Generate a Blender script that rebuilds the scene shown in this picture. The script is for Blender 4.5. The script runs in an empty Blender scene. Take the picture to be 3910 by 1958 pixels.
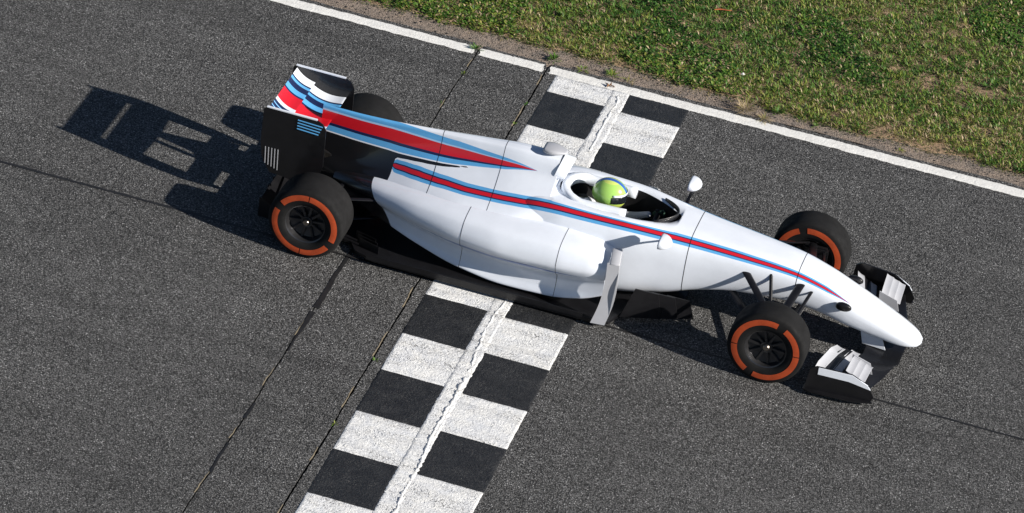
import bpy, bmesh, math, random
import numpy as np
from mathutils import Vector, Matrix

random.seed(7)
RNG = np.random.default_rng(7)
PI = math.pi
SC = bpy.context.scene
COL = SC.collection

# ------------------------------------------------------------------ camera
cam_d = bpy.data.cameras.new('camera')
cam = bpy.data.objects.new('camera', cam_d)
COL.objects.link(cam)
Rm = Matrix(((0.95097456, -0.25649785, 0.17278955),
             (0.28237365, 0.49223418, -0.82338972),
             (0.12614477, 0.8318139, 0.54053042)))
cam.matrix_world = Matrix.Translation((6.99412, -31.03453, 20.35301)) @ Rm.to_4x4()
cam_d.sensor_width = 36.0
cam_d.lens = 156.10
cam_d.clip_start = 0.5
cam_d.clip_end = 6000
SC.camera = cam

# ------------------------------------------------------------------ light
SUN_EL, SUN_AZ = 27.0, -13.0      # azimuth from +X towards +Y, where the sun stands
sd = Vector((math.cos(math.radians(SUN_EL)) * math.cos(math.radians(SUN_AZ)),
             math.cos(math.radians(SUN_EL)) * math.sin(math.radians(SUN_AZ)),
             math.sin(math.radians(SUN_EL))))
W = bpy.data.worlds.new('World')
SC.world = W
W.use_nodes = True
nt = W.node_tree
bg = nt.nodes['Background']
sky = nt.nodes.new('ShaderNodeTexSky')
sky.sky_type = 'NISHITA'
sky.sun_disc = False
sky.air_density = .7
sky.dust_density = .3
sky.ozone_density = 1.5
sky.sun_elevation = math.radians(SUN_EL)
sky.sun_rotation = math.radians(90 - SUN_AZ)
nt.links.new(sky.outputs[0], bg.inputs[0])
bg.inputs[1].default_value = 0.05
sun_d = bpy.data.lights.new('sun', 'SUN')
sun_d.energy = 5.0
sun_d.angle = math.radians(0.53)
sun_d.color = (1.0, 0.94, 0.86)
sun = bpy.data.objects.new('sun', sun_d)
COL.objects.link(sun)
sun.rotation_euler = sd.to_track_quat('Z', 'Y').to_euler()
sun.location = sd * 60
vs = SC.view_settings
vs.view_transform = 'Standard'
vs.look = 'None'
vs.gamma = 1
vs.exposure = 0.6
vs.use_curve_mapping = False


# ------------------------------------------------------------------ helpers
def tag(o, label=None, cat=None, group=None, kind=None):
    if label: o['label'] = label
    if cat: o['category'] = cat
    if group: o['group'] = group
    if kind: o['kind'] = kind
    return o


def link(name, me, mat=None, parent=None, smooth=True):
    o = bpy.data.objects.new(name, me)
    COL.objects.link(o)
    if mat is not None:
        for m in (mat if isinstance(mat, (list, tuple)) else [mat]):
            me.materials.append(m)
    if parent is not None: o.parent = parent
    if smooth and len(me.polygons):
        me.polygons.foreach_set('use_smooth', [True] * len(me.polygons))
    return o


def pyd(name, V, F, mat=None, parent=None, smooth=True):
    me = bpy.data.meshes.new(name)
    me.from_pydata([tuple(map(float, v)) for v in V], [], [tuple(int(i) for i in f) for f in F])
    me.update()
    return link(name, me, mat, parent, smooth)


def fix_normals(o):
    bm = bmesh.new(); bm.from_mesh(o.data)
    bmesh.ops.recalc_face_normals(bm, faces=bm.faces)
    bm.to_mesh(o.data); bm.free()
    return o


def empty(name, loc=(0, 0, 0), parent=None):
    o = bpy.data.objects.new(name, None)
    COL.objects.link(o); o.location = loc; o.empty_display_size = .2
    if parent: o.parent = parent
    return o


def sharp(o, deg=35):
    """smooth shading with sharp edges above an angle"""
    me = o.data
    bm = bmesh.new(); bm.from_mesh(me)
    lim = math.radians(deg)
    for e in bm.edges:
        if len(e.link_faces) == 2:
            e.smooth = e.calc_face_angle(0) < lim
    bm.to_mesh(me); bm.free()
    return o


def bevel(o, w=.004, seg=2, deg=40):
    m = o.modifiers.new('edge', 'BEVEL'); m.width = w; m.segments = seg
    m.limit_method = 'ANGLE'; m.angle_limit = math.radians(deg)
    return o


def vnoise(x, y, seed=0):
    """smooth value noise, numpy arrays in, about -1..1 out"""
    r = np.random.default_rng(seed)
    T = r.random((256, 256)) * 2 - 1
    xi = np.floor(x).astype(int); yi = np.floor(y).astype(int)
    fx = x - xi; fy = y - yi
    fx = fx * fx * (3 - 2 * fx); fy = fy * fy * (3 - 2 * fy)
    a = T[xi % 256, yi % 256]; b = T[(xi + 1) % 256, yi % 256]
    c = T[xi % 256, (yi + 1) % 256]; d = T[(xi + 1) % 256, (yi + 1) % 256]
    return (a * (1 - fx) + b * fx) * (1 - fy) + (c * (1 - fx) + d * fx) * fy


def fbm(x, y, seed=0, n=3):
    s = 0; a = 1; t = 0
    for k in range(n):
        s = s + a * vnoise(x * 2 ** k, y * 2 ** k, seed + k); t += a; a *= .5
    return s / t


# ------------------------------------------------------------------ materials
class N:
    """tiny node writer"""
    def __init__(self, name, rough=.6, spec=.5, color=(.5, .5, .5)):
        self.m = bpy.data.materials.new(name); self.m.use_nodes = True
        self.t = self.m.node_tree
        self.b = self.t.nodes['Principled BSDF']
        self.b.inputs['Base Color'].default_value = (*color, 1)
        self.b.inputs['Roughness'].default_value = rough
        self.b.inputs['Specular IOR Level'].default_value = spec

    def n(self, kind, **kw):
        nd = self.t.nodes.new(kind)
        for k, v in kw.items():
            if k in nd.inputs: nd.inputs[k].default_value = v
            else: setattr(nd, k, v)
        return nd

    def l(self, a, b): self.t.links.new(a, b)

    def pos(self):
        g = self.n('ShaderNodeNewGeometry'); return g.outputs['Position']

    def obj(self):
        g = self.n('ShaderNodeTexCoord'); return g.outputs['Object']

    def noise(self, vec, scale, detail=2, rough=.5, dist=0.):
        nd = self.n('ShaderNodeTexNoise', Scale=scale, Detail=detail, Roughness=rough, Distortion=dist)
        self.l(vec, nd.inputs['Vector']); return nd.outputs['Fac']

    def voro(self, vec, scale, feature='F1', out='Distance'):
        nd = self.n('ShaderNodeTexVoronoi'); nd.feature = feature; nd.inputs['Scale'].default_value = scale
        self.l(vec, nd.inputs['Vector']); return nd.outputs[out]

    def ramp(self, fac, stops, mode='LINEAR'):
        r = self.n('ShaderNodeValToRGB'); e = r.color_ramp; e.interpolation = mode
        while len(e.elements) < len(stops): e.elements.new(.5)
        for el, (p, c) in zip(e.elements, stops):
            el.position = p
            el.color = (*c, 1) if isinstance(c, tuple) else (c, c, c, 1)
        self.l(fac, r.inputs[0]); return r.outputs[0]

    def mix(self, fac, a, b, mode='MIX'):
        m = self.n('ShaderNodeMix'); m.data_type = 'RGBA'; m.blend_type = mode
        for s, v in ((m.inputs[0], fac), (m.inputs[6], a), (m.inputs[7], b)):
            if isinstance(v, (int, float)): s.default_value = v
            elif isinstance(v, tuple): s.default_value = (*v, 1)
            else: self.l(v, s)
        return m.outputs[2]

    def math(self, op, a, b=0.):
        m = self.n('ShaderNodeMath'); m.operation = op
        for s, v in ((m.inputs[0], a), (m.inputs[1], b)):
            if isinstance(v, (int, float)): s.default_value = v
            else: self.l(v, s)
        return m.outputs[0]

    def sep(self, vec):
        s = self.n('ShaderNodeSeparateXYZ'); self.l(vec, s.inputs[0]); return s.outputs

    def attr(self, name):
        a = self.n('ShaderNodeAttribute'); a.attribute_name = name; return a.outputs['Fac']

    def col(self, c): self.l(c, self.b.inputs['Base Color'])

    def bump(self, h, dist=.004, strength=1.):
        b = self.n('ShaderNodeBump', Strength=strength, Distance=dist)
        self.l(h, b.inputs['Height']); self.l(b.outputs[0], self.b.inputs['Normal'])


def mat_asphalt(name='asphalt', dark=1.):
    w = N(name, rough=.78, spec=.35)
    p = w.pos()
    agg = w.voro(p, 88, out='Color')
    cell = w.sep(agg)[0]
    d = w.voro(p, 88)
    fine = w.noise(p, 62, 3, .7)
    big = w.noise(p, .45, 3, .6)
    mid = w.noise(p, 5.0, 3, .6)
    stone = w.ramp(cell, [(0, .050 * dark), (.35, .086 * dark), (.72, .146 * dark), (.95, .21 * dark), (1., .42 * dark)])
    warm = w.mix(w.math('MULTIPLY', w.sep(agg)[1], .18), stone, (.135 * dark, .13 * dark, .12 * dark))
    gap = w.ramp(d, [(.38, 1.), (.72, .22)])
    c = w.mix(1., warm, gap, 'MULTIPLY')
    c = w.mix(1., c, w.ramp(fine, [(.32, .45), (.68, 1.55)]), 'MULTIPLY')
    c = w.mix(1., c, w.ramp(big, [(.3, .88), (.7, 1.1)]), 'MULTIPLY')
    c = w.mix(1., c, w.ramp(mid, [(.3, .9), (.7, 1.1)]), 'MULTIPLY')
    mp = w.n('ShaderNodeMapping'); mp.inputs['Scale'].default_value = (.18, 3.2, 1); w.l(p, mp.inputs['Vector'])
    c = w.mix(1., c, w.ramp(w.noise(mp.outputs[0], 1.0, 4, .6), [(.30, .80), (.62, 1.06)]), 'MULTIPLY')
    c = w.mix(w.ramp(w.noise(p, 1.7, 5, .75), [(.60, 0.), (.74, .35)]), c, (.035, .034, .034))
    w.col(c)
    h = w.math('ADD', w.math('MULTIPLY', d, -1.0), w.math('ADD', w.math('MULTIPLY', cell, .5), w.math('MULTIPLY', fine, .5)))
    w.bump(h, .006, 1.)
    return w.m


def mat_paint(name, base, dirt, worn=.0, bump=.004, rough=.55, flecks=False):
    w = N(name, rough=rough, spec=.4)
    p = w.pos()
    fine = w.noise(p, 55, 4, .65)
    med = w.noise(p, 7, 4, .7, .6)
    spots = w.noise(p, 85, 2, .6)
    c = w.mix(w.ramp(med, [(.38, 0.), (.72, 1.)]), base, dirt)
    mp = w.n('ShaderNodeMapping'); mp.inputs['Scale'].default_value = (1.6, 8.0, 1); w.l(p, mp.inputs['Vector'])
    patch = w.ramp(w.noise(mp.outputs[0], 1.0, 4, .65), [(.45, 0.), (.66, 1.)])
    mp2 = w.n('ShaderNodeMapping'); mp2.inputs['Scale'].default_value = (.5, 14.0, 1); w.l(p, mp2.inputs['Vector'])
    scuff = w.ramp(w.noise(mp2.outputs[0], 1.0, 4, .7), [(.52, 0.), (.72, .34 * worn)])
    c = w.mix(scuff, c, (.12, .12, .12))
    dots = w.ramp(spots, [(.52, 0.), (.60, 1.)])
    c = w.mix(w.math('MULTIPLY', w.math('MULTIPLY', dots, patch), worn), c, (.10, .095, .09))
    if flecks:
        fl_ = w.math('MULTIPLY', w.ramp(w.noise(p, 110, 2, .6), [(.58, 0.), (.66, 1.)]), w.ramp(w.noise(p, 5, 4, .7, .8), [(.40, 0.), (.62, 1.)]))
        c = w.mix(fl_, c, (.085, .085, .082))
    w.col(c)
    wr = w.noise(p, 22, 5, .7, 1.2)
    w.bump(w.math('ADD', fine, w.math('MULTIPLY', wr, 1.3)), bump, 1.)
    return w.m


def mat_simple(name, color, rough=.5, metal=0., spec=.5, coat=0., grain=0.):
    w = N(name, rough=rough, spec=spec, color=color)
    w.b.inputs['Metallic'].default_value = metal
    w.b.inputs['Coat Weight'].default_value = coat
    w.b.inputs['Coat Roughness'].default_value = .05
    o = w.obj()
    nz = w.noise(o, 9, 4, .6)
    k = .06 + grain
    w.col(w.mix(1., (*color,), w.ramp(nz, [(.3, 1 - k), (.7, 1 + k * .3)]), 'MULTIPLY'))
    w.l(w.ramp(w.noise(o, 23, 3, .6), [(.3, rough * .85), (.7, min(1, rough * 1.15))]), w.b.inputs['Roughness'])
    return w.m


WHITE = (.75, .795, .87)
BLUE = (.10, .36, .68)
NAVY = (.010, .018, .07)
RED = (.56, .010, .02)


def mat_livery(name, stops, second=None, dark=False):
    """white car paint; the attribute 'sv' (0..1 across the stripe set) picks the stripe colour"""
    w = N(name, rough=.28, spec=.5)
    w.b.inputs['Coat Weight'].default_value = .6
    w.b.inputs['Coat Roughness'].default_value = .06
    o = w.obj()
    c = w.ramp(w.attr('sv'), stops, 'CONSTANT')
    if second:
        f2 = w.attr('sv2')
        inside = w.math('MULTIPLY', w.math('GREATER_THAN', f2, .02), w.math('LESS_THAN', f2, .98))
        c = w.mix(inside, c, w.ramp(f2, second, 'CONSTANT'))
    if dark:
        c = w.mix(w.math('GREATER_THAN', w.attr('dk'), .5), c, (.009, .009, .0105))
    dust = w.ramp(w.noise(o, 6, 4, .65), [(.35, 1.), (.75, .93)])
    w.col(w.mix(1., c, dust, 'MULTIPLY'))
    return w.m


M = {}
M['asphalt'] = mat_asphalt()
M['white_mark'] = mat_paint('white_road_paint', (.82, .82, .80), (.66, .68, .71), 1., .0065)
M['line_mark'] = mat_paint('edge_line_paint', (.80, .80, .77), (.72, .71, .68), .25, .0035)
M['black_mark'] = mat_paint('black_road_paint', (.012, .013, .015), (.027, .028, .030), 0., .008, .5, True)
M['tar'] = mat_simple('tar', (.013, .013, .014), .6, grain=.3)
M['crack'] = mat_simple('crack_dirt', (.03, .027, .022), .95, grain=.3)
STR = [(0, WHITE), (.03, BLUE), (.27, NAVY), (.36, RED), (.64, NAVY), (.73, BLUE), (.97, WHITE)]
M['livery'] = mat_livery('car_livery', STR)
STR2 = [(0, WHITE), (.02, BLUE), (.24, (.35, .55, .78)), (.30, RED), (.68, NAVY), (.78, BLUE), (.97, WHITE)]
M['livery_cover'] = mat_livery('cover_livery', STR, STR2, True)
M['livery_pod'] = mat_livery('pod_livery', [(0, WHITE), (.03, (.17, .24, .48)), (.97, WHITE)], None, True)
M['white'] = mat_simple('white_car_paint', WHITE, .28, coat=.6)
M['blue'] = mat_simple('light_blue_car_paint', BLUE, .3, coat=.5)
M['carbon'] = mat_simple('carbon_fibre', (.008, .008, .0095), .36, spec=.4, coat=.2, grain=.25)
M['carbon_matt'] = mat_simple('matt_carbon', (.008, .008, .009), .7, spec=.3)
M['rubber'] = mat_simple('tyre_rubber', (.0105, .0105, .011), .85, spec=.2, grain=.35)
M['orange'] = mat_simple('orange_marking', (.47, .065, .012), .7, grain=.25)
M['rim'] = mat_simple('dark_alloy', (.075, .075, .08), .35, metal=.8)
M['steel'] = mat_simple('heat_tinted_steel', (.30, .27, .24), .35, metal=1.)
M['silver'] = mat_simple('silver_grey_paint', (.42, .43, .46), .35, coat=.3)
M['lamp'] = mat_simple('red_lens', (.22, .01, .012), .25)
M['black_cloth'] = mat_simple('black_padding', (.02, .02, .022), .9)
M['suit'] = mat_simple('white_overalls', (.62, .63, .66), .85)
M['glove'] = mat_simple('dark_green_glove', (.015, .05, .03), .85)
M['visor'] = mat_simple('dark_visor', (.01, .012, .015), .08, coat=.6)


# ------------------------------------------------------------------ ground surfaces
YL0, YL1 = 3.043, 3.176       # white edge line
J1, J2, SEAM = -0.781, -0.113, -0.682
ROW0, PITCH = 2.7356, 1.22
X0, XA, XB, XC = 0.0, 0.5397, 0.6946, 1.2463


def wob(t, seed, amp, f=6.):
    t = np.asarray(t, float)
    return amp * fbm(t * f, t * 0 + seed * 3.7, seed, 4)


def slab(name, left, right, y0, y1fn, mat, parent, zt=0., depth=.05, step=.05):
    """a paved slab between two wobbling joints, x = left(y)..right(y), with real side faces"""
    V = []; F = []
    ys = np.concatenate([np.arange(y0, -6.5, .5), np.arange(-6.5, 3.15, .02)])
    xl = left(ys); xr = right(ys)
    # far edge from right to left at y1fn(x)
    a = float(xl[-1]); b = float(xr[-1])
    inner = np.clip(np.arange(b - .02, a + .02, -.02), -8, 10) if b - a < 40 else None
    xs = np.array([x for x in np.arange(b - .03, a + .03, -.03)]) if b - a < 40 else \
        np.array([x for x in np.concatenate([np.arange(60, 10, -1.), np.arange(10, -8, -.03), np.arange(-8, -60, -1.)]) if a + .02 < x < b - .02])
    loop = [(x, y) for x, y in zip(xr, ys)]
    loop += [(x, y1fn(x)) for x in xs]
    loop += [(x, y) for x, y in zip(xl[::-1], ys[::-1])]
    n = len(loop)
    bm = bmesh.new()
    top = [bm.verts.new((x, y, zt)) for x, y in loop]
    bot = [bm.verts.new((x, y, zt - depth)) for x, y in loop]
    f = bm.faces.new(top)
    for i in range(n):
        j = (i + 1) % n
        bm.faces.new((top[j], top[i], bot[i], bot[j]))
    bmesh.ops.triangulate(bm, faces=[f])
    bmesh.ops.recalc_face_normals(bm, faces=bm.faces)
    me = bpy.data.meshes.new(name); bm.to_mesh(me); bm.free()
    return link(name, me, mat, parent, False)


far_edge = lambda x: 3.235 + float(wob([x], 11, .035, 2.2)[0]) + float(wob([x], 12, .02, 14)[0])
j1a = lambda y: J1 - .007 + wob(y, 3, .014, 2.2) + wob(y, 4, .006, 22)
j1b = lambda y: J1 + .007 + wob(y, 3, .014, 2.2) + wob(y, 5, .006, 22)
j2a = lambda y: J2 - .009 + wob(y, 6, .012, 2.2) + wob(y, 7, .006, 22)
j2b = lambda y: J2 + .009 + wob(y, 6, .012, 2.2) + wob(y, 8, .006, 22)
K = lambda c: (lambda y: np.full(np.shape(y), c))

track = pyd('track', [(-62, -12, -.05), (62, -12, -.05), (62, 3.16, -.05), (-62, 3.16, -.05)], [(0, 1, 2, 3)], M['crack'])
tag(track, kind='structure')
slab('asphalt_slab', K(-60.), j1a, -11, far_edge, M['asphalt'], track)
slab('asphalt_slab', j1b, j2a, -11, far_edge, M['asphalt'], track)
slab('asphalt_slab', j2b, K(60.), -11, far_edge, M['asphalt'], track)


def strip(name, pts, w0, w1, mat, parent, z, seed=1, amp=.004, f=20.):
    """thin wobbling ribbon along a polyline"""
    P = np.array(pts, float)
    seg = np.linalg.norm(np.diff(P, axis=0), axis=1); s = np.concatenate([[0], np.cumsum(seg)])
    t = np.arange(0, s[-1], .02)
    x = np.interp(t, s, P[:, 0]); y = np.interp(t, s, P[:, 1])
    w = np.interp(t / s[-1], [0, 1], [w0, w1])
    dx = np.gradient(x, t); dy = np.gradient(y, t)
    a = w / 2 + wob(t, seed, amp, f); b = w / 2 + wob(t, seed + 1, amp, f)
    V = []; F = []
    for i in range(len(t)):
        V += [(x[i] - dy[i] * a[i], y[i] + dx[i] * a[i], z), (x[i] + dy[i] * b[i], y[i] - dx[i] * b[i], z)]
    for i in range(len(t) - 1): F.append((2 * i, 2 * i + 1, 2 * i + 3, 2 * i + 2))
    return pyd(name, V, F, mat, parent, False)


xs = np.arange(-14, 14, .25)
strip('seam_sealant', [(x, SEAM + wob([x], 21, .02, .8)[0]) for x in xs], .044, .012, M['tar'], track, .003, 22, .005)
ys = np.arange(-2.25, -.3, .05)
ya = ys
strip('tar_patch', [(float(j1b([y])[0]) + .004, y) for y in ya[ya > -1.6]], .052, .022, M['tar'], track, .0045, 25, .009, 6)
strip('tar_patch', [(float(j1b([y])[0]) + .006, y) for y in ya[ya <= -1.57]], .010, .052, M['tar'], track, .0045, 25, .012, 5)
M['lit_rim'] = mat_simple('painted_lit_rim', (.30, .25, .17), .95, grain=.3)  # pale colour that paints sunlight onto the left rims of the joints
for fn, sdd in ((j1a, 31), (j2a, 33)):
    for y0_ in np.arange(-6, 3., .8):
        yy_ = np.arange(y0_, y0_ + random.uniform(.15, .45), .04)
        strip('joint_lit_edge', [(float(fn([y])[0]) - .001, y) for y in yy_], .010, .006, M['lit_rim'], track, .0022, sdd, .005, 25)
for yy, ll in ((-4.1, .5), (-5.3, .35), (-3.3, .3)):
    ys = np.arange(yy, yy + ll, .05)
    strip('tar_patch', [(float(j1b([y])[0]) + .002, y) for y in ys], .022, .018, M['tar'], track, .0045, int(30 - yy), .006, 8)


# painted finish line: every square its own slightly raised, slightly uneven sheet
def paint_tile(name, x0, x1, y0, y1, mat, parent, z, seed, edge=.004, lump=.0016):
    nx = max(2, int((x1 - x0) / .02)); ny = max(2, int((y1 - y0) / .02))
    X, Y = np.meshgrid(np.linspace(x0, x1, nx + 1), np.linspace(y0, y1, ny + 1), indexing='ij')
    ex = np.minimum(X - x0, x1 - X) < 1e-6; ey = np.minimum(Y - y0, y1 - Y) < 1e-6
    Xw = X + np.where(ex, edge * fbm(Y * 30, X * 3 + seed, seed), 0)
    Yw = Y + np.where(ey, edge * fbm(X * 30, Y * 3 + seed, seed + 5), 0)
    Z = z + lump * (fbm(X * 16, Y * 16, seed + 9) * .8 + .8) + .0035 * np.maximum(0, fbm(X * 5 + 3, Y * 5, 77) - .25)
    V = np.stack([Xw, Yw, Z], -1).reshape(-1, 3)
    ny1 = ny + 1
    F = [(i * ny1 + j, (i + 1) * ny1 + j, (i + 1) * ny1 + j + 1, i * ny1 + j + 1) for i in range(nx) for j in range(ny)]
    # skirt down to the asphalt
    rim = [i * ny1 for i in range(nx + 1)] + [nx * ny1 + j for j in range(1, ny1)] + \
          [i * ny1 + ny for i in range(nx - 1, -1, -1)] + [j for j in range(ny - 1, 0, -1)]
    base = len(V)
    def outw(k):
        dx = (x0 + x1) / 2; dy = (y0 + y1) / 2
        return (V[k][0] + (.006 if abs(V[k][0] - x1) < .02 else -.006 if abs(V[k][0] - x0) < .02 else 0),
                V[k][1] + (.004 if abs(V[k][1] - y1) < .02 else -.004 if abs(V[k][1] - y0) < .02 else 0), .0004 + z * .1)
    V = np.vstack([V, [outw(k) for k in rim]])
    n = len(rim)
    F += [(rim[(i + 1) % n], rim[i], base + i, base + (i + 1) % n) for i in range(n)]
    return pyd(name, V, F, mat, parent, True)


finish = empty('finish_line')
tag(finish, kind='structure')
sd_ = 100
BL = .642; WL = PITCH - BL
for k in range(-1, 9):
    yt = ROW0 - PITCH * k
    # left column: black from yt down, white above it
    if k >= 0:
        paint_tile('black_square', X0 - .002, XA, yt - BL, yt, M['black_mark'], finish, .0022, sd_ + k)
    y1 = min(yt - BL, YL0 + .0) if k < 0 else yt - BL
    if k < 0:
        paint_tile('white_square', X0, XA + .06, ROW0 + .002, YL0 - .002, M['white_mark'], finish, .0029, sd_ + 20)
    else:
        paint_tile('white_square', X0, XA + .06, yt - PITCH + .002, yt - BL - .002, M['white_mark'], finish, .0029, sd_ + 20 + k)
    # right column: white aligned with the black of the left
    yr = 2.704 - PITCH * k
    if k < 0: continue
    paint_tile('white_square', XB - .06, XC, yr - .571, yr, M['white_mark'], finish, .0029, sd_ + 40 + k)
    top = YL0 - .004 if k == 0 else yr + PITCH - .571 - .002
    paint_tile('black_square', XB + .001, XC + .002, yr + .002, top, M['black_mark'], finish, .0022, sd_ + 60 + k)
y = YL0 - .002; k = 0
while y > -8:
    y2 = y - (.9 + .3 * random.random())
    paint_tile('white_stripe', XA + .002, XB - .001, y2 + .001, y, M['white_mark'], finish, .0038, sd_ + 80 + k, .010, .0028)
    y = y2; k += 1


# lumpy bead of old paint along the crack under the stripe
def bead(name, pts, r, mat, parent, seed):
    P = np.array(pts, float); n = len(P)
    t = np.arange(n)
    rr = r * (1 + .9 * fbm(t * .37, t * 0 + seed, seed, 3))
    V = []; F = []
    for i in range(n):
        d = P[min(i + 1, n - 1)] - P[max(i - 1, 0)]; d /= np.linalg.norm(d); q = np.array([-d[1], d[0]])
        for a in (-1.3, -.7, 0, .7, 1.3):
            o = P[i] + q * a * rr[i]
            V.append((o[0], o[1], .004 + max(0, (1 - (a / 1.3) ** 2)) * rr[i] * .9 - .002))
    for i in range(n - 1):
        for j in range(4): F.append((i * 5 + j, (i + 1) * 5 + j, (i + 1) * 5 + j + 1, i * 5 + j + 1))
    return fix_normals(pyd(name, V, F, mat, parent))


ys = np.arange(-7.5, 2.95, .012)
bx = lambda y: .645 + .055 * fbm(y * .9, y * 0, 55, 2) + .018 * fbm(y * 9, y * 0, 56, 3)
for a, b, r in ((2.95, 1.9, .011), (-.2, -1.9, .010), (-1.95, -3.6, .014), (-3.6, -7.4, .011)):
    yy = np.arange(b, a, .012)
    bead('paint_ridge', np.stack([bx(yy), yy], 1), r, M['white_mark'], finish, int(60 + a * 3))
for (xa, ya, xb, yb) in ((.12, -1.75, .62, -1.86), (.10, -1.62, .5, -1.66), (.75, -2.40, 1.2, -2.47), (.15, -3.0, .5, -3.2), (.98, -1.47, 1.14, -1.24), (.74, -1.02, 1.0, -1.12), (.05, -1.9, .3, -1.93)):
    t = np.linspace(0, 1, 40)
    bead('paint_ridge', np.stack([xa + (xb - xa) * t + .012 * fbm(t * 9, t * 0, int(xa * 90)), ya + (yb - ya) * t + .014 * fbm(t * 8, t * 0, int(xb * 70), 3)], 1), .006, M['white_mark'], finish, int(xa * 100))

I_ = np.array([(0, 0, 1), (.9, 0, .3), (.28, .85, .3), (-.72, .53, .3), (-.72, -.53, .3), (.28, -.85, .3), (0, 0, -.6)])
If_ = [(0, 1, 2), (0, 2, 3), (0, 3, 4), (0, 4, 5), (0, 5, 1)]
V = []; F = []; kq = 0
cxs = RNG.uniform(X0, XC, 60000); cys = RNG.uniform(-6.6, 3.0, 60000)
row = (ROW0 - cys) / PITCH
wl_ = (cxs < XB) & (((row % 1) > .535) | (cxs > XA)); wr_ = (cxs > XB) & ((((2.704 - cys) / PITCH) % 1) < .46)
dens = fbm(cxs * 4, cys * 9, 140, 4) + .35 * (np.abs(cxs - .617) < .09)
okc = (wl_ | wr_) & (dens > RNG.normal(.30, .12, 60000)) & (cxs < XC - .01) & (cxs > .01)
for x, y in zip(cxs[okc][:9000], cys[okc][:9000]):
    r = .0022 + .0042 * random.random() ** 2
    a = random.random() * 6.28; c_, s_ = math.cos(a), math.sin(a)
    q = I_ * np.array([r * 1.6, r, r * .8])
    V.append(np.stack([q[:, 0] * c_ - q[:, 1] * s_ + x, q[:, 0] * s_ + q[:, 1] * c_ + y, q[:, 2] + .0055], 1))
    F += [tuple(i + 7 * kq for i in f) for f in If_]; kq += 1
pc = pyd('paint_crumbs', np.concatenate(V), F, M['white_mark'], finish, True)
pc['kind'] = 'stuff'

# white edge line in three segments, broken where the joints cross it
edge = empty('edge_line')
tag(edge, kind='structure')


def line_segment(xa, xb, seed):
    st = .008
    xs = np.arange(xa, xb, st)
    lo = YL0 + wob(xs, seed, .010, 11) + wob(xs, seed + 1, .008, 35)
    hi = YL1 + wob(xs, seed + 2, .010, 8) + wob(xs, seed + 3, .007, 35)
    V = []; F = []
    # cracks: short gaps in height
    cr = np.zeros(len(xs))
    x = xa
    rnd = random.Random(seed)
    while x < xb:
        x += .2 + rnd.random() * .8
        i = int((x - xa) / st)
        if i < len(xs): cr[i] = rnd.choice((.3, .45, .6, 1.))
    nr = 7
    for i, X in enumerate(xs):
        for j in range(nr):
            f = j / (nr - 1)
            z = .0052 + .0012 * fbm(np.array([X * 18]), np.array([f * 3.]), seed)[0]
            if cr[i] and f < cr[i]: z = .0030
            if j in (0, nr - 1): z = min(z, .003)
            V.append((X + .010 * math.sin(f * 6), lo[i] + (hi[i] - lo[i]) * f, z))
    for i in range(len(xs) - 1):
        for j in range(nr - 1): F.append((i * nr + j, (i + 1) * nr + j, (i + 1) * nr + j + 1, i * nr + j + 1))
    return pyd('line_segment', V, F, M['line_mark'], edge, True)


line_segment(-12, J1 - .02, 40)
line_segment(J1 + .03, J2 - .025, 50)
line_segment(J2 + .03, 14, 60)

# ------------------------------------------------------------------ verge, soil, far ground
w = N('verge_dust', rough=.95, spec=.2)
p = w.pos()
yv = w.sep(p)[1]
c = w.mix(w.ramp(w.noise(p, 9, 5, .7), [(.35, 0.), (.65, 1.)]), (.32, .255, .205), (.215, .185, .16))
c = w.mix(1., c, w.ramp(w.voro(p, 75, out='Distance'), [(.15, 1.25), (.7, .6)]), 'MULTIPLY')
c = w.mix(w.ramp(w.noise(p, 26, 4, .7), [(.58, 0.), (.66, .8)]), c, (.07, .065, .062))
w.col(c); w.bump(w.math('ADD', w.noise(p, 60, 4, .7), w.math('MULTIPLY', w.voro(p, 75), -.6)), .008, 1.)
M['verge'] = w.m
w = N('soil', rough=.97, spec=.15)
p = w.pos()
c = w.mix(w.ramp(w.noise(p, 4, 5, .7), [(.35, 0.), (.65, 1.)]), (.40, .28, .185), (.27, .19, .125))
c = w.mix(w.ramp(w.noise(p, 38, 4, .75), [(.55, 0.), (.63, .75)]), c, (.055, .045, .035))
w.col(c); w.bump(w.noise(p, 45, 5, .75), .014, 1.)
M['soil'] = w.m
w = N('far_grass', rough=.95, spec=.1)
p = w.pos()
c = w.mix(w.ramp(w.noise(p, .7, 5, .7), [(.45, 0.), (.75, 1.)]), (.06, .095, .022), (.14, .125, .055))
c = w.mix(1., c, w.ramp(w.noise(p, 25, 4, .7), [(.3, .5), (.7, 1.3)]), 'MULTIPLY')
w.col(c); w.bump(w.noise(p, 30, 5, .8), .05, 1.)
M['far_grass'] = w.m

g = pyd('ground', [(-2500, -2500, -.075), (2500, -2500, -.075), (2500, 2500, -.075), (-2500, 2500, -.075)], [(0, 1, 2, 3)], M['far_grass'])
tag(g, kind='structure')


def hf(name, x0, x1, y0, y1, step, zf, mat):
    xs = np.arange(x0, x1 + 1e-6, step); ys_ = np.arange(y0, y1 + 1e-6, step)
    X, Y = np.meshgrid(xs, ys_, indexing='ij'); Z = zf(X, Y)
    V = np.stack([X, Y, Z], -1).reshape(-1, 3); n = len(ys_)
    i, j = np.meshgrid(np.arange(len(xs) - 1), np.arange(n - 1), indexing='ij')
    a = (i * n + j).ravel()
    F = np.stack([a, a + n, a + n + 1, a + 1], 1)
    o = pyd(name, V, F, mat)
    return tag(o, kind='structure')


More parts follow.
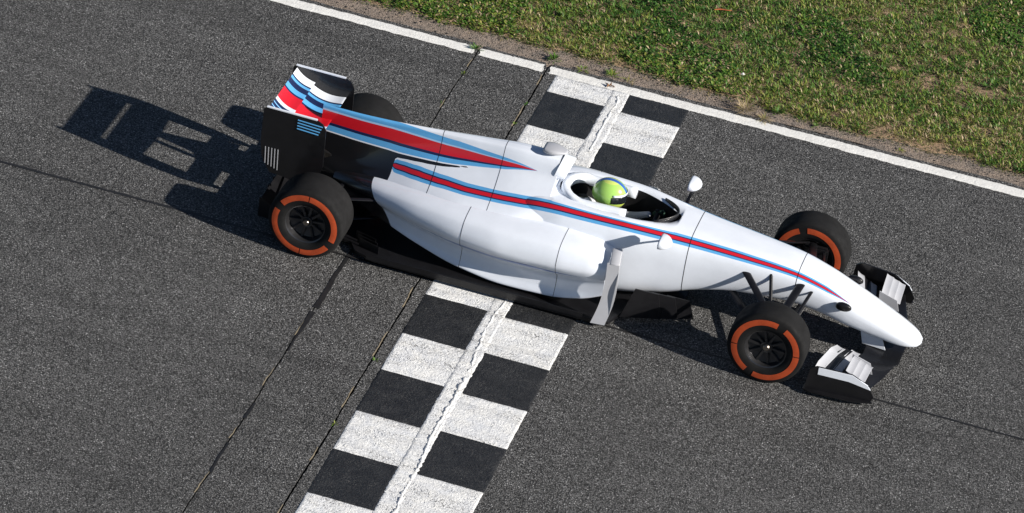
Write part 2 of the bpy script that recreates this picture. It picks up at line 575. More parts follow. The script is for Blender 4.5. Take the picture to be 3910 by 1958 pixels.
vz = lambda X, Y: -.012 + .006 * fbm(X * 6, Y * 6, 71) + .012 * np.clip((Y - 3.33) / .2, 0, 1) - .03 * np.clip((3.2 - Y) / .1, 0, 1)
hf('verge', -13, 15, 3.12, 3.62, .025, vz, M['verge'])
soil_edge = lambda X: 3.465 - .02 * np.clip(X, -3, 5) / 2 + .055 * fbm(X * 1.6, X * 0, 81, 4)
sz = lambda X, Y: np.where(True, -.03 + .036 * np.clip((Y - soil_edge(X)) / .10 + .5, 0, 1) + .018 * fbm(X * 3, Y * 3, 82, 4) * np.clip((Y - 3.4) / .3, 0, 1) - .07 * np.clip((Y - 8.9) / .5, 0, 1), 0)
hf('soil', -13, 15, 3.36, 9.3, .06, sz, M['soil'])

# ------------------------------------------------------------------ grass: one mass of small bent leaves
w = N('grass_leaf', rough=.55, spec=.3)
tone = w.attr('tone')
c = w.ramp(tone, [(0., (.012, .045, .010)), (.28, (.042, .118, .019)), (.5, (.098, .195, .029)), (.66, (.23, .27, .045)), (.76, (.27, .23, .075)), (.84, (.40, .31, .19)), (1., (.54, .43, .29))])
w.col(c)
w.b.inputs['Subsurface Weight'].default_value = 0.
tr = w.n('ShaderNodeBsdfTranslucent'); w.l(c, tr.inputs[0])
mx = w.n('ShaderNodeMixShader'); mx.inputs[0].default_value = .22
w.l(w.b.outputs[0], mx.inputs[1]); w.l(tr.outputs[0], mx.inputs[2])
w.l(mx.outputs[0], w.t.nodes['Material Output'].inputs[0])
M['leaf'] = w.m


def leaves(C, yaw, tilt, ln, wd, tone, bend=.35):
    """leaf-shaped strips: base, two mids, tip; returns verts, faces, tones (numpy)"""
    n = len(C)
    d = np.stack([np.cos(yaw) * np.cos(tilt), np.sin(yaw) * np.cos(tilt), np.sin(tilt)], 1)
    s = np.stack([-np.sin(yaw), np.cos(yaw), np.zeros(n)], 1)
    up = np.cross(d, s)
    mid = C + d * (ln * .55)[:, None] + np.array([0, 0, 1]) * (ln * .05)[:, None]
    dt = tilt - bend
    d2 = np.stack([np.cos(yaw) * np.cos(dt), np.sin(yaw) * np.cos(dt), np.sin(dt)], 1)
    tip = mid + d2 * (ln * .5)[:, None]
    V = np.stack([C, mid + s * (wd / 2)[:, None], mid - s * (wd / 2)[:, None], tip], 1).reshape(-1, 3)
    b = np.arange(n) * 4
    F = np.concatenate([np.stack([b, b + 2, b + 1], 1), np.stack([b + 1, b + 2, b + 3], 1)])
    return V, F, np.repeat(tone, 4)


def mesh_np(name, V, F, tone, mat):
    me = bpy.data.meshes.new(name)
    me.vertices.add(len(V)); me.vertices.foreach_set('co', V.astype(np.float32).ravel())
    me.loops.add(len(F) * 3); me.loops.foreach_set('vertex_index', F.astype(np.int32).ravel())
    me.polygons.add(len(F)); me.polygons.foreach_set('loop_start', np.arange(0, len(F) * 3, 3, dtype=np.int32))
    me.polygons.foreach_set('loop_total', np.full(len(F), 3, dtype=np.int32))
    me.update(calc_edges=True)
    a = me.attributes.new('tone', 'FLOAT', 'POINT'); a.data.foreach_set('value', tone.astype(np.float32))
    return link(name, me, mat, None, True)


def in_view(x, y, m):
    top = 1.85 + .554 * (x + 4.94)
    right = 3.675 + (6.625 - y) * .193
    return (y < top + m * 1.1) & (x < right + m) & (x > -6)


nt_ = 72000
tx = RNG.uniform(-7, 9, nt_); ty = RNG.uniform(3.3, 9.2, nt_)
keep = in_view(tx, ty, 1.2) | (RNG.random(nt_) < .22)
cover = .8 * fbm(tx * 1.7, ty * 1.7, 91, 4) + .45 * fbm(tx * 6, ty * 6, 95, 2)
eg = ty - soil_edge(tx)
clover = fbm(tx * .8 + 9, ty * .8, 97, 3)
thresh = np.interp(eg, [-.05, .01, .10, .8, 2.0], [.9, -.12, -.46, -.44, -.46])
keep &= (cover > thresh) | (RNG.random(nt_) < .10 * (eg > .08))
tx, ty, cover, eg, clover = tx[keep], ty[keep], cover[keep], eg[keep], clover[keep]
parts = []
per = 13
n = len(tx)
cx = np.repeat(tx, per); cy = np.repeat(ty, per); m = len(cx)
ang = RNG.uniform(0, 2 * PI, m); rad = np.abs(RNG.normal(0, .026, m))
px = cx + np.cos(ang) * rad; py = cy + np.sin(ang) * rad
hgt = sz(px, py)
size = np.repeat(RNG.uniform(.6, 1.35, n), per) * RNG.uniform(.6, 1.3, m)
cl = np.repeat(clover > -.05, per)
ln = np.where(cl, .031, .042) * size; wd = np.where(cl, .0145, .0075) * size
tl = np.where(cl, RNG.normal(.45, .35, m), RNG.normal(.75, .3, m))
lift = np.where(cl, RNG.uniform(0, .042, m), RNG.uniform(0, .012, m))
base_t = .36 + .16 * fbm(cx * .9, cy * .9, 101, 3) + np.repeat(RNG.normal(0, .12, n), per) + RNG.normal(0, .09, m) + np.where(cl, -.03, .07)
base_t = base_t + np.clip(.16 - np.repeat(np.clip(eg, 0, 1), per) * .16, 0, .12)
base_t = np.where(RNG.random(m) < .085, RNG.uniform(.74, .95, m), base_t)
base_t = base_t + .015
parts.append(leaves(np.stack([px, py, hgt + lift - .004], 1), ang + RNG.normal(0, .7, m), tl, ln, wd, np.clip(base_t, 0, 1)))
# dry straw lying in the gaps
ns = 90000
sx = RNG.uniform(-7, 9, ns); sy = RNG.uniform(3.36, 9.2, ns)
kk = (in_view(sx, sy, 1.2) | (RNG.random(ns) < .2)) & ((sy - soil_edge(sx)) > RNG.normal(.10, .05, ns)) & (.8 * fbm(sx * 1.7, sy * 1.7, 91, 4) + .45 * fbm(sx * 6, sy * 6, 95, 2) < RNG.normal(.08, .25, ns))
sx, sy = sx[kk], sy[kk]; m = len(sx)
parts.append(leaves(np.stack([sx, sy, sz(sx, sy) + RNG.uniform(0, .02, m)], 1), RNG.uniform(0, 2 * PI, m), RNG.normal(.1, .22, m), RNG.uniform(.025, .075, m), RNG.uniform(.003, .007, m), np.clip(RNG.normal(.88, .07, m), .72, 1), .2))
# dead litter along the ragged edge of the turf
nl = 9000
lx = RNG.uniform(-7, 9, nl); ly = soil_edge(lx) + RNG.normal(.03, .045, nl)
parts.append(leaves(np.stack([lx, ly, np.maximum(sz(lx, ly), vz(lx, ly)) + .002 + RNG.uniform(0, .012, nl)], 1), RNG.uniform(0, 2 * PI, nl), RNG.normal(.15, .3, nl), RNG.uniform(.015, .05, nl), RNG.uniform(.003, .008, nl), np.where(RNG.random(nl) < .5, RNG.uniform(0, .12, nl), RNG.uniform(.74, .9, nl)), .2))
off = 0; VV = []; FF = []; TT = []
for V, F, t in parts:
    VV.append(V); FF.append(F + off); TT.append(t); off += len(V)
gr = mesh_np('grass', np.concatenate(VV), np.concatenate(FF), np.concatenate(TT), M['leaf'])
tag(gr, kind='stuff')

# loose grit on the verge: small stones as one mass
ico = [(0, 0, 1), (.9, 0, .3), (.28, .85, .3), (-.72, .53, .3), (-.72, -.53, .3), (.28, -.85, .3), (0, 0, -.6)]
icf = [(0, 1, 2), (0, 2, 3), (0, 3, 4), (0, 4, 5), (0, 5, 1), (6, 2, 1), (6, 3, 2), (6, 4, 3), (6, 5, 4), (6, 1, 5)]


def pebbles(name, n, xr, yf, r0, r1, mat):
    I = np.array(ico); V = []; F = []
    for k in range(n):
        x = random.uniform(*xr); y = yf(x); r = random.uniform(r0, r1) * random.choice((.6, .7, 1))
        a = random.uniform(0, 6.28); c, s = math.cos(a), math.sin(a)
        q = I * np.array([r * random.uniform(.7, 1.3), r, r * random.uniform(.5, .9)]) * (1 + RNG.normal(0, .15, (7, 1)))
        q = np.stack([q[:, 0] * c - q[:, 1] * s + x, q[:, 0] * s + q[:, 1] * c + y, q[:, 2] + float(vz(np.array(x), np.array(y))) + r * .2], 1)
        F += [tuple(i + 7 * k for i in f) for f in icf]; V.append(q)
    return pyd(name, np.concatenate(V), F, mat, None, False)


M['grit'] = mat_simple('grit_stone', (.13, .115, .10), .9, grain=.5)
M['dark_grit'] = mat_simple('dark_grit_stone', (.035, .033, .032), .9, grain=.4)
yf = lambda x: 3.40 + random.gauss(0, .07)
tag(pebbles('gravel', 1500, (-6, 7), yf, .003, .009, M['grit']), kind='stuff')
tag(pebbles('gravel', 900, (-6, 7), yf, .004, .014, M['dark_grit']), kind='stuff')

# small plants rooted in joints and on the verge, each a thing
def plant(name, x, y, n, ln, wd, tone, label, cat, spread=.02, tilt=.7, z=0., group=None):
    a = RNG.uniform(0, 2 * PI, n); r = np.minimum(np.abs(RNG.normal(0, spread * .45, n)), spread * .8)
    ln = ln * 1.12
    C = np.stack([np.cos(a) * r, np.sin(a) * r, np.full(n, 0.) + RNG.uniform(0, .006, n)], 1)
    V, F, t = leaves(C, a + RNG.normal(0, .5, n), RNG.normal(tilt, .3, n), RNG.uniform(.6, 1.3, n) * ln, RNG.uniform(.7, 1.2, n) * wd, np.clip(RNG.normal(tone, .08, n), 0, 1))
    o = mesh_np(name, V, F, t, M['leaf']); o.location = (x, y, z)
    return tag(o, label, cat, group)


wg = 'weeds growing in the joints and along the verge'
plant('weed', -.80, 3.13, 26, .05, .012, .46, 'green weed tuft in the joint where it cuts the white edge line', 'weed', .03, .8, 0, wg)
plant('weed', -.775, 2.675, 12, .032, .012, .56, 'small yellow green weed in the joint between rear wing and edge line', 'weed', .014, .6, -.01, wg)
plant('weed', -.790, 2.09, 8, .024, .008, .5, 'tiny weed in the joint close to the engine cover', 'weed', .01, .6, -.012, wg)
plant('weed', -.10, 3.30, 34, .058, .013, .46, 'green weed tuft on the verge beside the first white square of the finish line', 'weed', .04, .8, 0, wg)
plant('weed', -.105, 2.43, 10, .024, .009, .35, 'dark small weed in the joint beside the topmost black square', 'weed', .012, .6, -.012, wg)
plant('weed', -.10, 2.05, 10, .026, .009, .5, 'pale small weed in the joint between the topmost black square and the car', 'weed', .012, .6, -.012, wg)
plant('weed', .19, 3.262, 26, .045, .010, .62, 'brownish green low weed past the edge line by the first white square', 'weed', .04, .4, -.002, wg)
plant('weed', .46, 3.292, 44, .055, .011, .55, 'wide green and brown weed tuft past the edge line near the finish stripe', 'weed', .055, .5, -.002, wg)
plant('weed', .63, 3.275, 24, .05, .008, .76, 'straw coloured low weed past the edge line near the finish stripe', 'weed', .05, .3, -.002, wg)
plant('weed', -.087, -2.05, 14, .028, .010, .52, 'green weed in the joint beside the checked line, behind the second black square', 'weed', .022, .5, -.01, wg)
plant('weed', -.098, -3.04, 12, .026, .010, .52, 'green weed in the joint beside a white square, lower of two', 'weed', .018, .5, -.01, wg)
plant('weed', 2.37, 3.345, 22, .035, .010, .48, 'green weed alone on the dusty verge right of the dry clump', 'weed', .022, .6, -.006, wg)
plant('weed', 2.0, 3.40, 60, .05, .011, .45, 'bushy green weed at the grass edge near the dry clump', 'weed', .05, .7, 0, wg)
plant('weed', 3.17, 3.30, 16, .035, .009, .70, 'brownish weed on the verge opposite the nose of the car', 'weed', .02, .4, -.006, wg)
plant('dry_weed', 1.72, 3.285, 150, .10, .005, .86, 'clump of dry straw coloured weed leaning over the white edge line', 'weed', .075, .7, 0, None)
plant('dry_weed', 1.92, 3.215, 70, .07, .005, .82, 'low dry brown weed remains on the outer edge of the white line', 'weed', .05, .25, .004, None)

# fallen leaf and a white stone, an orange twig in the grass
lf = []
for a in range(9):
    r = (.05, .018)[a % 2] * (1.15 if a == 4 else 1)
    lf.append((r * math.cos(a * .72), r * .75 * math.sin(a * .72), .004 + .014 * (a % 3)))
lf.append((0, 0, .014))
o = pyd('fallen_leaf', lf, [(i, (i + 1) % 9, 9) for i in range(9)], mat_simple('dead_leaf', (.21, .11, .05), .8, grain=.3), None, False)
o.location = (.49, 3.09, .006)
m_ = o.modifiers.new('thickness', 'SOLIDIFY'); m_.thickness = .0015
tag(o, 'curled brown dead leaf lying where the finish stripe meets the edge line', 'leaf')
P_ = np.array(ico) * .026
o = pyd('stone', P_, icf, mat_simple('pale_stone', (.62, .60, .58), .8), None, False); o.location = (1.55, 3.87, .02)
tag(o, 'small white stone on a bare patch of soil in the grass', 'stone')
o = bead('twig', [(t * .16, .01 * math.sin(t * 5)) for t in np.linspace(0, 1, 14)], .006, mat_simple('orange_twig', (.38, .09, .03), .8), None, 3)
o.location = (1.02, 4.88, .035); o.rotation_euler = (0, -.1, .3)
tag(o, 'short reddish orange twig lying in the grass', 'twig')


# ================================================================== THE CAR
def pchip(x, Y, xq):
    x = np.asarray(x, float); Y = np.asarray(Y, float)
    h = np.diff(x)[:, None]; d = np.diff(Y, axis=0) / h
    m = np.zeros_like(Y)
    w1 = 2 * h[1:] + h[:-1]; w2 = h[1:] + 2 * h[:-1]
    with np.errstate(divide='ignore', invalid='ignore'):
        mm = (w1 + w2) / (w1 / d[:-1] + w2 / d[1:])
    m[1:-1] = np.where(d[:-1] * d[1:] > 0, mm, 0)
    m[0] = d[0]; m[-1] = d[-1]
    i = np.clip(np.searchsorted(x, xq, side='right') - 1, 0, len(x) - 2)
    t = ((xq - x[i]) / h[i, 0])[:, None]; hh = h[i]
    return (Y[i] * (2 * t**3 - 3 * t**2 + 1) + m[i] * hh * (t**3 - 2 * t**2 + t)
            + Y[i + 1] * (-2 * t**3 + 3 * t**2) + m[i + 1] * hh * (t**3 - t**2))


def crom(P, n):
    """centripetal-ish Catmull-Rom through P, n samples evenly by parameter (control points hit exactly)"""
    P = np.asarray(P, float); k = len(P)
    E = np.vstack([2 * P[0] - P[1], P, 2 * P[-1] - P[-2]])
    t = np.linspace(0, k - 1, n); i = np.minimum(t.astype(int), k - 2); u = (t - i)[:, None]
    a, b, c, d = E[i], E[i + 1], E[i + 2], E[i + 3]
    # tension: scale tangents to the shorter neighbour to avoid overshoot
    def tan(p0, p1, p2):
        l1 = np.linalg.norm(p1 - p0, axis=1, keepdims=True) + 1e-9; l2 = np.linalg.norm(p2 - p1, axis=1, keepdims=True) + 1e-9
        return ((p1 - p0) / l1 + (p2 - p1) / l2) / 2, l1, l2
    tb, l1, l2 = tan(a, b, c); tc, l3, l4 = tan(b, c, d)
    mb = tb * l2 * .9; mc = tc * l2 * .9
    return b * (2 * u**3 - 3 * u**2 + 1) + mb * (u**3 - 2 * u**2 + u) + c * (-2 * u**3 + 3 * u**2) + mc * (u**3 - u**2)


def loft(secs, nprof=40, xs=None, mirror=True):
    """secs: [(x, [(y,z)...])]. returns grid (nx, np, 3) for one side"""
    secs = sorted(secs, key=lambda s: s[0])
    x = np.array([s[0] for s in secs])
    prof = np.array([crom(s[1], nprof) for s in secs])
    if xs is None: xs = np.linspace(x[0], x[-1], 80)
    Y = pchip(x, prof.reshape(len(x), -1), xs).reshape(len(xs), nprof, 2)
    G = np.empty((len(xs), nprof, 3)); G[..., 0] = xs[:, None]; G[..., 1:] = Y
    return G


def grid_mesh(name, G, mat, parent, mirror=True, cap0=False, cap1=False, sv=None, hole=None):
    nx, npf, _ = G.shape
    if mirror:
        L = G[:, ::-1].copy(); L[..., 1] *= -1
        full = np.concatenate([L, G], 1)   # bottom(-y)..top(-y), top(+y)..bottom(+y)
        svf = {k: np.concatenate([v[:, ::-1], v], 1) for k, v in (sv or {}).items()}
    else:
        full = G; svf = sv or {}
    n = full.shape[1]
    V = full.reshape(-1, 3)
    i, j = np.meshgrid(np.arange(nx - 1), np.arange(n - 1), indexing='ij')
    a = (i * n + j).ravel()
    F = [tuple(f) for f in np.stack([a, a + n, a + n + 1, a + 1], 1)]
    if hole is not None:
        F = [f for f in F if not (f[0] % n == npf - 1 and (hole[f[0] // n] or hole[f[1] // n]))]
    if cap0: F.append(tuple(range(n)))
    if cap1: F.append(tuple((nx - 1) * n + k for k in range(n - 1, -1, -1)))
    me = bpy.data.meshes.new(name)
    me.from_pydata([tuple(v) for v in V.tolist()], [], F)
    for k, v in svf.items():
        at = me.attributes.new(k, 'FLOAT', 'POINT'); at.data.foreach_set('value', np.ascontiguousarray(v).reshape(-1).astype(np.float32))
    bm = bmesh.new(); bm.from_mesh(me)
    bmesh.ops.remove_doubles(bm, verts=bm.verts, dist=1e-4)
    bmesh.ops.recalc_face_normals(bm, faces=bm.faces)
    bm.to_mesh(me); bm.free()
    return link(name, me, mat, parent)


def arc(G):
    d = np.linalg.norm(np.diff(G[..., 1:], axis=1), axis=2)
    return np.concatenate([np.zeros((G.shape[0], 1)), np.cumsum(d, 1)], 1)


car = empty('race_car')
tag(car, 'white open-wheel single-seater race car with blue and red stripes crossing the finish line', 'race car')
FX, RX = 2.88, -1.12

# ---- monocoque with nose: open at the cockpit
CH = [  # x, zt, zb, wt, wm, wb
    (-.10, .42, .12, .18, .22, .20), (.22, .60, .10, .22, .27, .26), (.52, .755, .08, .31, .37, .34), (.72, .808, .08, .348, .405, .37), (.95, .825, .08, .36, .42, .38), (1.40, .82, .10, .34, .41, .37),
    (1.80, .795, .16, .29, .36, .30), (2.15, .765, .27, .245, .31, .24), (2.50, .735, .34, .215, .27, .20), (2.90, .69, .36, .185, .235, .17),
    (3.15, .625, .33, .17, .215, .155), (3.40, .53, .27, .160, .20, .145), (3.66, .425, .225, .14, .175, .125), (3.89, .33, .19, .105, .14, .10), (4.00, .275, .195, .062, .085, .06), (4.035, .245, .21, .018, .026, .02)]
secs = []
for x, zt, zb, wt, wm, wb in CH:
    h = zt - zb
    secs.append((x, [(0, zt + .012), (wt * .55, zt + .008), (wt * .92, zt - .012), (wt * .5 + wm * .5 + .004, zt - .13 * h - .012), (wm, zt - .45 * h), (wb * .4 + wm * .6, zb + .14 * h), (wb * .8, zb + .012), (0, zb)]))
xs = np.unique(np.concatenate([np.linspace(-.10, .80, 20), np.linspace(.80, 1.0, 26), np.linspace(1.0, 1.72, 40), np.linspace(1.72, 1.90, 24), np.linspace(1.9, 3.55, 60), np.linspace(3.55, 3.95, 22), 4.035 - .085 * (1 - np.sin(np.linspace(0, PI / 2, 14)))]))
G = loft(secs, 64, xs)
A, B = .80, 1.86


def rimw(x):
    u = np.clip((x - A) / (B - A), 0, 1)
    w_ = .235 * np.clip(np.sin(PI * u), 0, 1) ** .42 * (1 - .28 * np.clip((u - .62) / .38, 0, 1) ** 1.5)
    return np.where((x > A) & (x < B), w_, 0)


s0 = arc(G)
nt2 = int(63 * 2 / 7) + 1
wt_at = G[:, nt2, 1].copy()
rw = np.minimum(rimw(xs), wt_at * .86)
for i in range(len(xs)):
    for j in range(nt2 + 1):
        y = G[i, j, 1]
        f = y / wt_at[i]
        G[i, j, 1] = rw[i] + y * (wt_at[i] - rw[i]) / wt_at[i]
        if rw[i] > 0:
            G[i, j, 2] -= .028 * (1 - f) ** 3 * min(1, rw[i] / .1)
s_sh = s0[:, nt2]
hw = np.interp(xs, [-.1, 1.0, 2.4, 3.2, 3.42], [.062, .058, .046, .026, .0])
sv = .5 + .5 * (s0 - s_sh[:, None] - .012) / np.maximum(hw[:, None], 1e-4)
mono = grid_mesh('monocoque', G, M['livery'], car, True, True, True, {'sv': sv}, rw > 0)
sharp(mono, 50)
# inner tub
ii = np.where(rw > .004)[0]
ii = np.concatenate([[ii[0] - 1], ii, [ii[-1] + 1]])
T = np.empty((len(ii), 8, 3))
for a_, i in enumerate(ii):
    z0 = G[i, 0, 2]; r_ = rw[i]
    for b_, (fy, dz) in enumerate(((1, -.003), (.985, -.03), (.98, -.10), (.96, -.22), (.93, -.34), (.8, -.41), (.4, -.43), (0, -.43))):
        T[a_, b_] = (xs[i], r_ * fy, z0 + dz)
tub = grid_mesh('cockpit_tub', T, M['carbon_matt'], car, True, hole=np.ones(len(ii), bool))
# padded headrest: horseshoe round the helmet
def tube_path(name, pts, w_, h_, mat, parent, seg=10, taper=None):
    P = np.array(pts, float); n = len(P); V = []; F = []
    for i in range(n):
        d = P[min(i + 1, n - 1)] - P[max(i - 1, 0)]; d /= np.linalg.norm(d)
        s = np.cross(d, [0, 0, 1.]); s /= np.linalg.norm(s) + 1e-9; u = np.cross(s, d)
        k = 1 if taper is None else taper[i]
        for a in range(seg):
            t = 2 * PI * a / seg; c, q = math.cos(t), math.sin(t)
            c = math.copysign(abs(c) ** .6, c); q = math.copysign(abs(q) ** .6, q)
            V.append(P[i] + s * c * w_ / 2 * k + u * q * h_ / 2 * k)
    for i in range(n - 1):
        for a in range(seg): F.append((i * seg + a, i * seg + (a + 1) % seg, (i + 1) * seg + (a + 1) % seg, (i + 1) * seg + a))
    F.append(tuple(range(seg - 1, -1, -1))); F.append(tuple((n - 1) * seg + a for a in range(seg)))
    return fix_normals(pyd(name, V, F, mat, parent))


hp = []
for t in np.linspace(0, 1, 25):
    a = PI * (t - .5)
    if t < .3: hp.append((1.02 + (0.3 - t) / .3 * .40, -.205 + .02 * (0.3 - t) / .3, .795))
    elif t > .7: hp.append((1.02 + (t - .7) / .3 * .40, .205 - .02 * (t - .7) / .3, .795))
    else:
        b = PI * (t - .3) / .4
        hp.append((1.02 - .17 * math.sin(b), -.205 * math.cos(b), .805 + .02 * math.sin(b)))
tube_path('headrest', hp, .075, .09, M['white'], car)
# windscreen lip
wl = []
for t in np.linspace(-1, 1, 17): wl.append((1.83 - .16 * t * t, .19 * t, .80 + .02 * (1 - t * t)))
tube_path('windscreen', wl, .012, .05, M['carbon'], car, 8)
# steering wheel
sw = empty('steering_wheel', (1.66, 0, .665), car); sw.rotation_euler = (0, -.45, 0)
bm = bmesh.new()
bmesh.ops.create_cube(bm, size=1, matrix=Matrix.Diagonal((.035, .20, .13, 1)))
o_ = bpy.data.meshes.new('wheel_hub'); bm.to_mesh(o_); bm.free()
bevel(link('wheel_hub', o_, M['carbon_matt'], sw, False), .012)
for s in (-1, 1):
    tube_path('grip', [(0, s * (.10 + .035 * math.sin(a)), .075 * math.cos(a)) for a in np.linspace(.1, PI - .1, 12)], .03, .03, M['black_cloth'], sw, 8)

def box(name, c, s, mat, parent, bev=.004, rot=None, taper=None):
    bm = bmesh.new()
    bmesh.ops.create_cube(bm, size=1)
    for v in bm.verts:
        k = taper if (taper and v.co.z > 0) else 1
        v.co = Vector((v.co.x * s[0] * k, v.co.y * s[1] * k, v.co.z * s[2]))
    if rot: bmesh.ops.rotate(bm, verts=bm.verts, matrix=Matrix.Rotation(rot[0], 3, rot[1]))
    bmesh.ops.translate(bm, verts=bm.verts, vec=c)
    bmesh.ops.bevel(bm, geom=[e for e in bm.edges], offset=min(bev, min(s) * .35), segments=2, affect='EDGES')
    me = bpy.data.meshes.new(name); bm.to_mesh(me); bm.free()
    return sharp(link(name, me, mat, parent))


# ---- engine cover with airbox and fin
EC = [  # x, zt, ws, (wm,zm), (wf,zf), (wb,zb)
    (.78, 1.085, .085, (.140, .93), (.29, .785), (.40, .66)),
    (.50, 1.085, .080, (.138, .92), (.315, .745), (.45, .64)),
    (.10, 1.055, .058, (.112, .88), (.285, .705), (.46, .60)),
    (-.35, 1.015, .034, (.078, .84), (.21, .655), (.38, .54)),
    (-.75, .985, .020, (.044, .80), (.13, .58), (.26, .46)),
    (-1.05, .975, .012, (.026, .78), (.075, .54), (.15, .40)),
    (-1.32, .975, .007, (.012, .80), (.035, .56), (.06, .40))]
secs = [(x, [(0, zt), (ws * .75, zt - .012), (ws * 1.1, zt - .05), m_, f_, b_, (b_[0] * .9, b_[1] - .12), (0, b_[1] - .16)]) for x, zt, ws, m_, f_, b_ in EC]
xs2 = np.linspace(-1.32, .78, 150)
G2 = loft(secs, 110, xs2)
s2 = arc(G2)
sc = np.interp(xs2, [-1.32, -.7, -.2, .35, .78], [.105, .125, .17, .20, .20])
h2 = np.interp(xs2, [-1.32, -.6, -.1, .35, .62], [.135, .135, .105, .05, .0])
svA = .5 + .5 * (s2 - sc[:, None]) / np.maximum(h2[:, None], 1e-4)
# second stripe set along the shoulder, joining the cockpit stripe
zt_ = np.interp(xs2, [-1.32, -.5, .1, .5, .78], [.58, .655, .70, .738, .772])
sb = np.array([s2[i, 20 + np.argmin(np.abs(G2[i, 20:90, 2] - zt_[i]))] for i in range(len(xs2))])
sb = np.convolve(np.pad(sb, 6, 'edge'), np.ones(13) / 13, 'valid')
h3 = np.interp(xs2, [-1.32, -.66, -.60, -.4, .3, .78], [.0, .0, .06, .068, .060, .058])
svB = .5 + .5 * (s2 - sb[:, None]) / np.maximum(h3[:, None], 1e-4)
lo_ = sc + h2 + .004
up_ = np.where(xs2 > -.62, np.interp(xs2, [-.62, .12], [1, 0]) ** 1.3 * (sb - h3 - .01 - lo_) + lo_, lo_ + .2 + (-.62 - xs2) * 6)
dkE = np.clip(.5 + 8 * np.minimum(s2 - lo_[:, None], up_[:, None] - s2), 0, 1)
cover = grid_mesh('engine_cover', G2, M['livery_cover'], car, True, True, True, {'sv': svB, 'sv2': svA, 'dk': dkE})
sharp(cover, 50)
for xj in (.30, -.25):
    i = int(np.argmin(np.abs(xs2 - xj))); q = G2[i, :78]
    loop = np.concatenate([q[::-1] * np.array([1, -1, 1]), q[1:]])
    V = []
    for P in loop:
        d = (P - np.array([P[0], 0, .5])); d /= np.linalg.norm(d)
        V += [P + d * .0012 + np.array([-.002, 0, 0]), P + d * .0012 + np.array([.002, 0, 0])]
    fix_normals(pyd('panel_joint', V, [(2 * k, 2 * k + 1, 2 * k + 3, 2 * k + 2) for k in range(len(loop) - 1)], M['carbon_matt'], car))
# air intake above the helmet, hollow and dark inside
ring = []; V = []; F = []
for a in range(28):
    t = 2 * PI * a / 28
    c, s = math.cos(t), math.sin(t)
    for (x, r) in ((.77, 1.12), (.855, 1.0), (.865, .93), (.855, .86), (.74, .80)):
        V.append((x + .03 * s, .118 * r * c * (1 - .18 * s), .985 + .098 * r * s))
n5 = 5
for a in range(28):
    b = (a + 1) % 28
    for j in range(n5 - 1): F.append((a * n5 + j, b * n5 + j, b * n5 + j + 1, a * n5 + j + 1))
it = fix_normals(pyd('air_intake', V, F, M['white'], car))
fix_normals(pyd('intake_throat', [(.79, .118 * .86 * math.cos(2 * PI * a / 28), .985 + .098 * .86 * math.sin(2 * PI * a / 28)) for a in range(28)], [tuple(range(28))], M['carbon_matt'], it, False))


def prism(name, poly, y0, y1, mat, parent, bev=0., axis='y', fn=None):
    """polygon in (x,z) (axis y) or (x,y) (axis z) pushed out to a thickness; fn bends the points"""
    bm = bmesh.new()
    def pt(p, t): 
        v = (p[0], t, p[1]) if axis == 'y' else (p[0], p[1], t)
        return fn(v) if fn else v
    a = [bm.verts.new(pt(p, y0)) for p in poly]; b = [bm.verts.new(pt(p, y1)) for p in poly]
    bm.faces.new(a); bm.faces.new(b[::-1])
    n = len(poly)
    for i in range(n): bm.faces.new((a[(i + 1) % n], a[i], b[i], b[(i + 1) % n]))
    bmesh.ops.recalc_face_normals(bm, faces=bm.faces)
    if bev: bmesh.ops.bevel(bm, geom=list(bm.edges), offset=bev, segments=1, affect='EDGES')
    me = bpy.data.meshes.new(name); bm.to_mesh(me); bm.free()
    return sharp(link(name, me, mat, parent), 30)


# roll hoop camera pod
cp = []
for t in np.linspace(0, 1, 12): cp.append((.62 + .20 * t, 0, 1.125))
tube_path('camera_pod', cp, .17, .05, M['silver'], car, 12, [.3 + .7 * math.sin(PI * min(1, t * .75 + .25)) for t in np.linspace(0, 1, 12)])
box('camera_mast', (.70, 0, 1.10), (.07, .03, .05), M['carbon'], car)

# nose joint, nose cameras, pitot tube
def section_at(x):
    i = int(np.argmin(np.abs(xs - x))); q = G[i].copy(); return q


for xj in (2.93, 2.02):
    q = section_at(xj); c0 = np.array([xj, 0, (q[0, 2] + q[-1, 2]) / 2])
    loop = np.concatenate([q[::-1] * np.array([1, -1, 1]), q[1:]])
    V = []
    for P in loop:
        d = (P - c0); d /= np.linalg.norm(d)
        V += [P + d * .0012 + np.array([-.003, 0, 0]), P + d * .0012 + np.array([.003, 0, 0])]
    fix_normals(pyd('panel_joint', V, [(2 * k, 2 * k + 1, 2 * k + 3, 2 * k + 2) for k in range(len(loop) - 1)], M['carbon_matt'], car))
for s in (-1, 1):
    tube_path('nose_camera', [(3.30 + .13 * t, s * .225, .50) for t in np.linspace(0, 1, 9)], .05, .075, M['carbon'], car, 12, [.5, .8, .95, 1, 1, .95, .85, .65, .3])
    rod_ = box('camera_arm', (3.36, s * .20, .50), (.05, .06, .012), M['carbon'], car, .003)

# ---- sidepods
SP = [  # x, y inner, y outer, z top, z bottom, undercut
    (1.42, .33, .665, .60, .25, .04), (1.25, .32, .70, .645, .17, .10), (.95, .30, .725, .665, .10, .16), (.55, .28, .725, .655, .085, .17),
    (.15, .25, .68, .635, .12, .15), (-.25, .21, .575, .60, .19, .11), (-.60, .16, .43, .55, .25, .07), (-.90, .11, .28, .49, .29, .04), (-1.12, .07, .16, .43, .31, .02)]


pod_skins = []


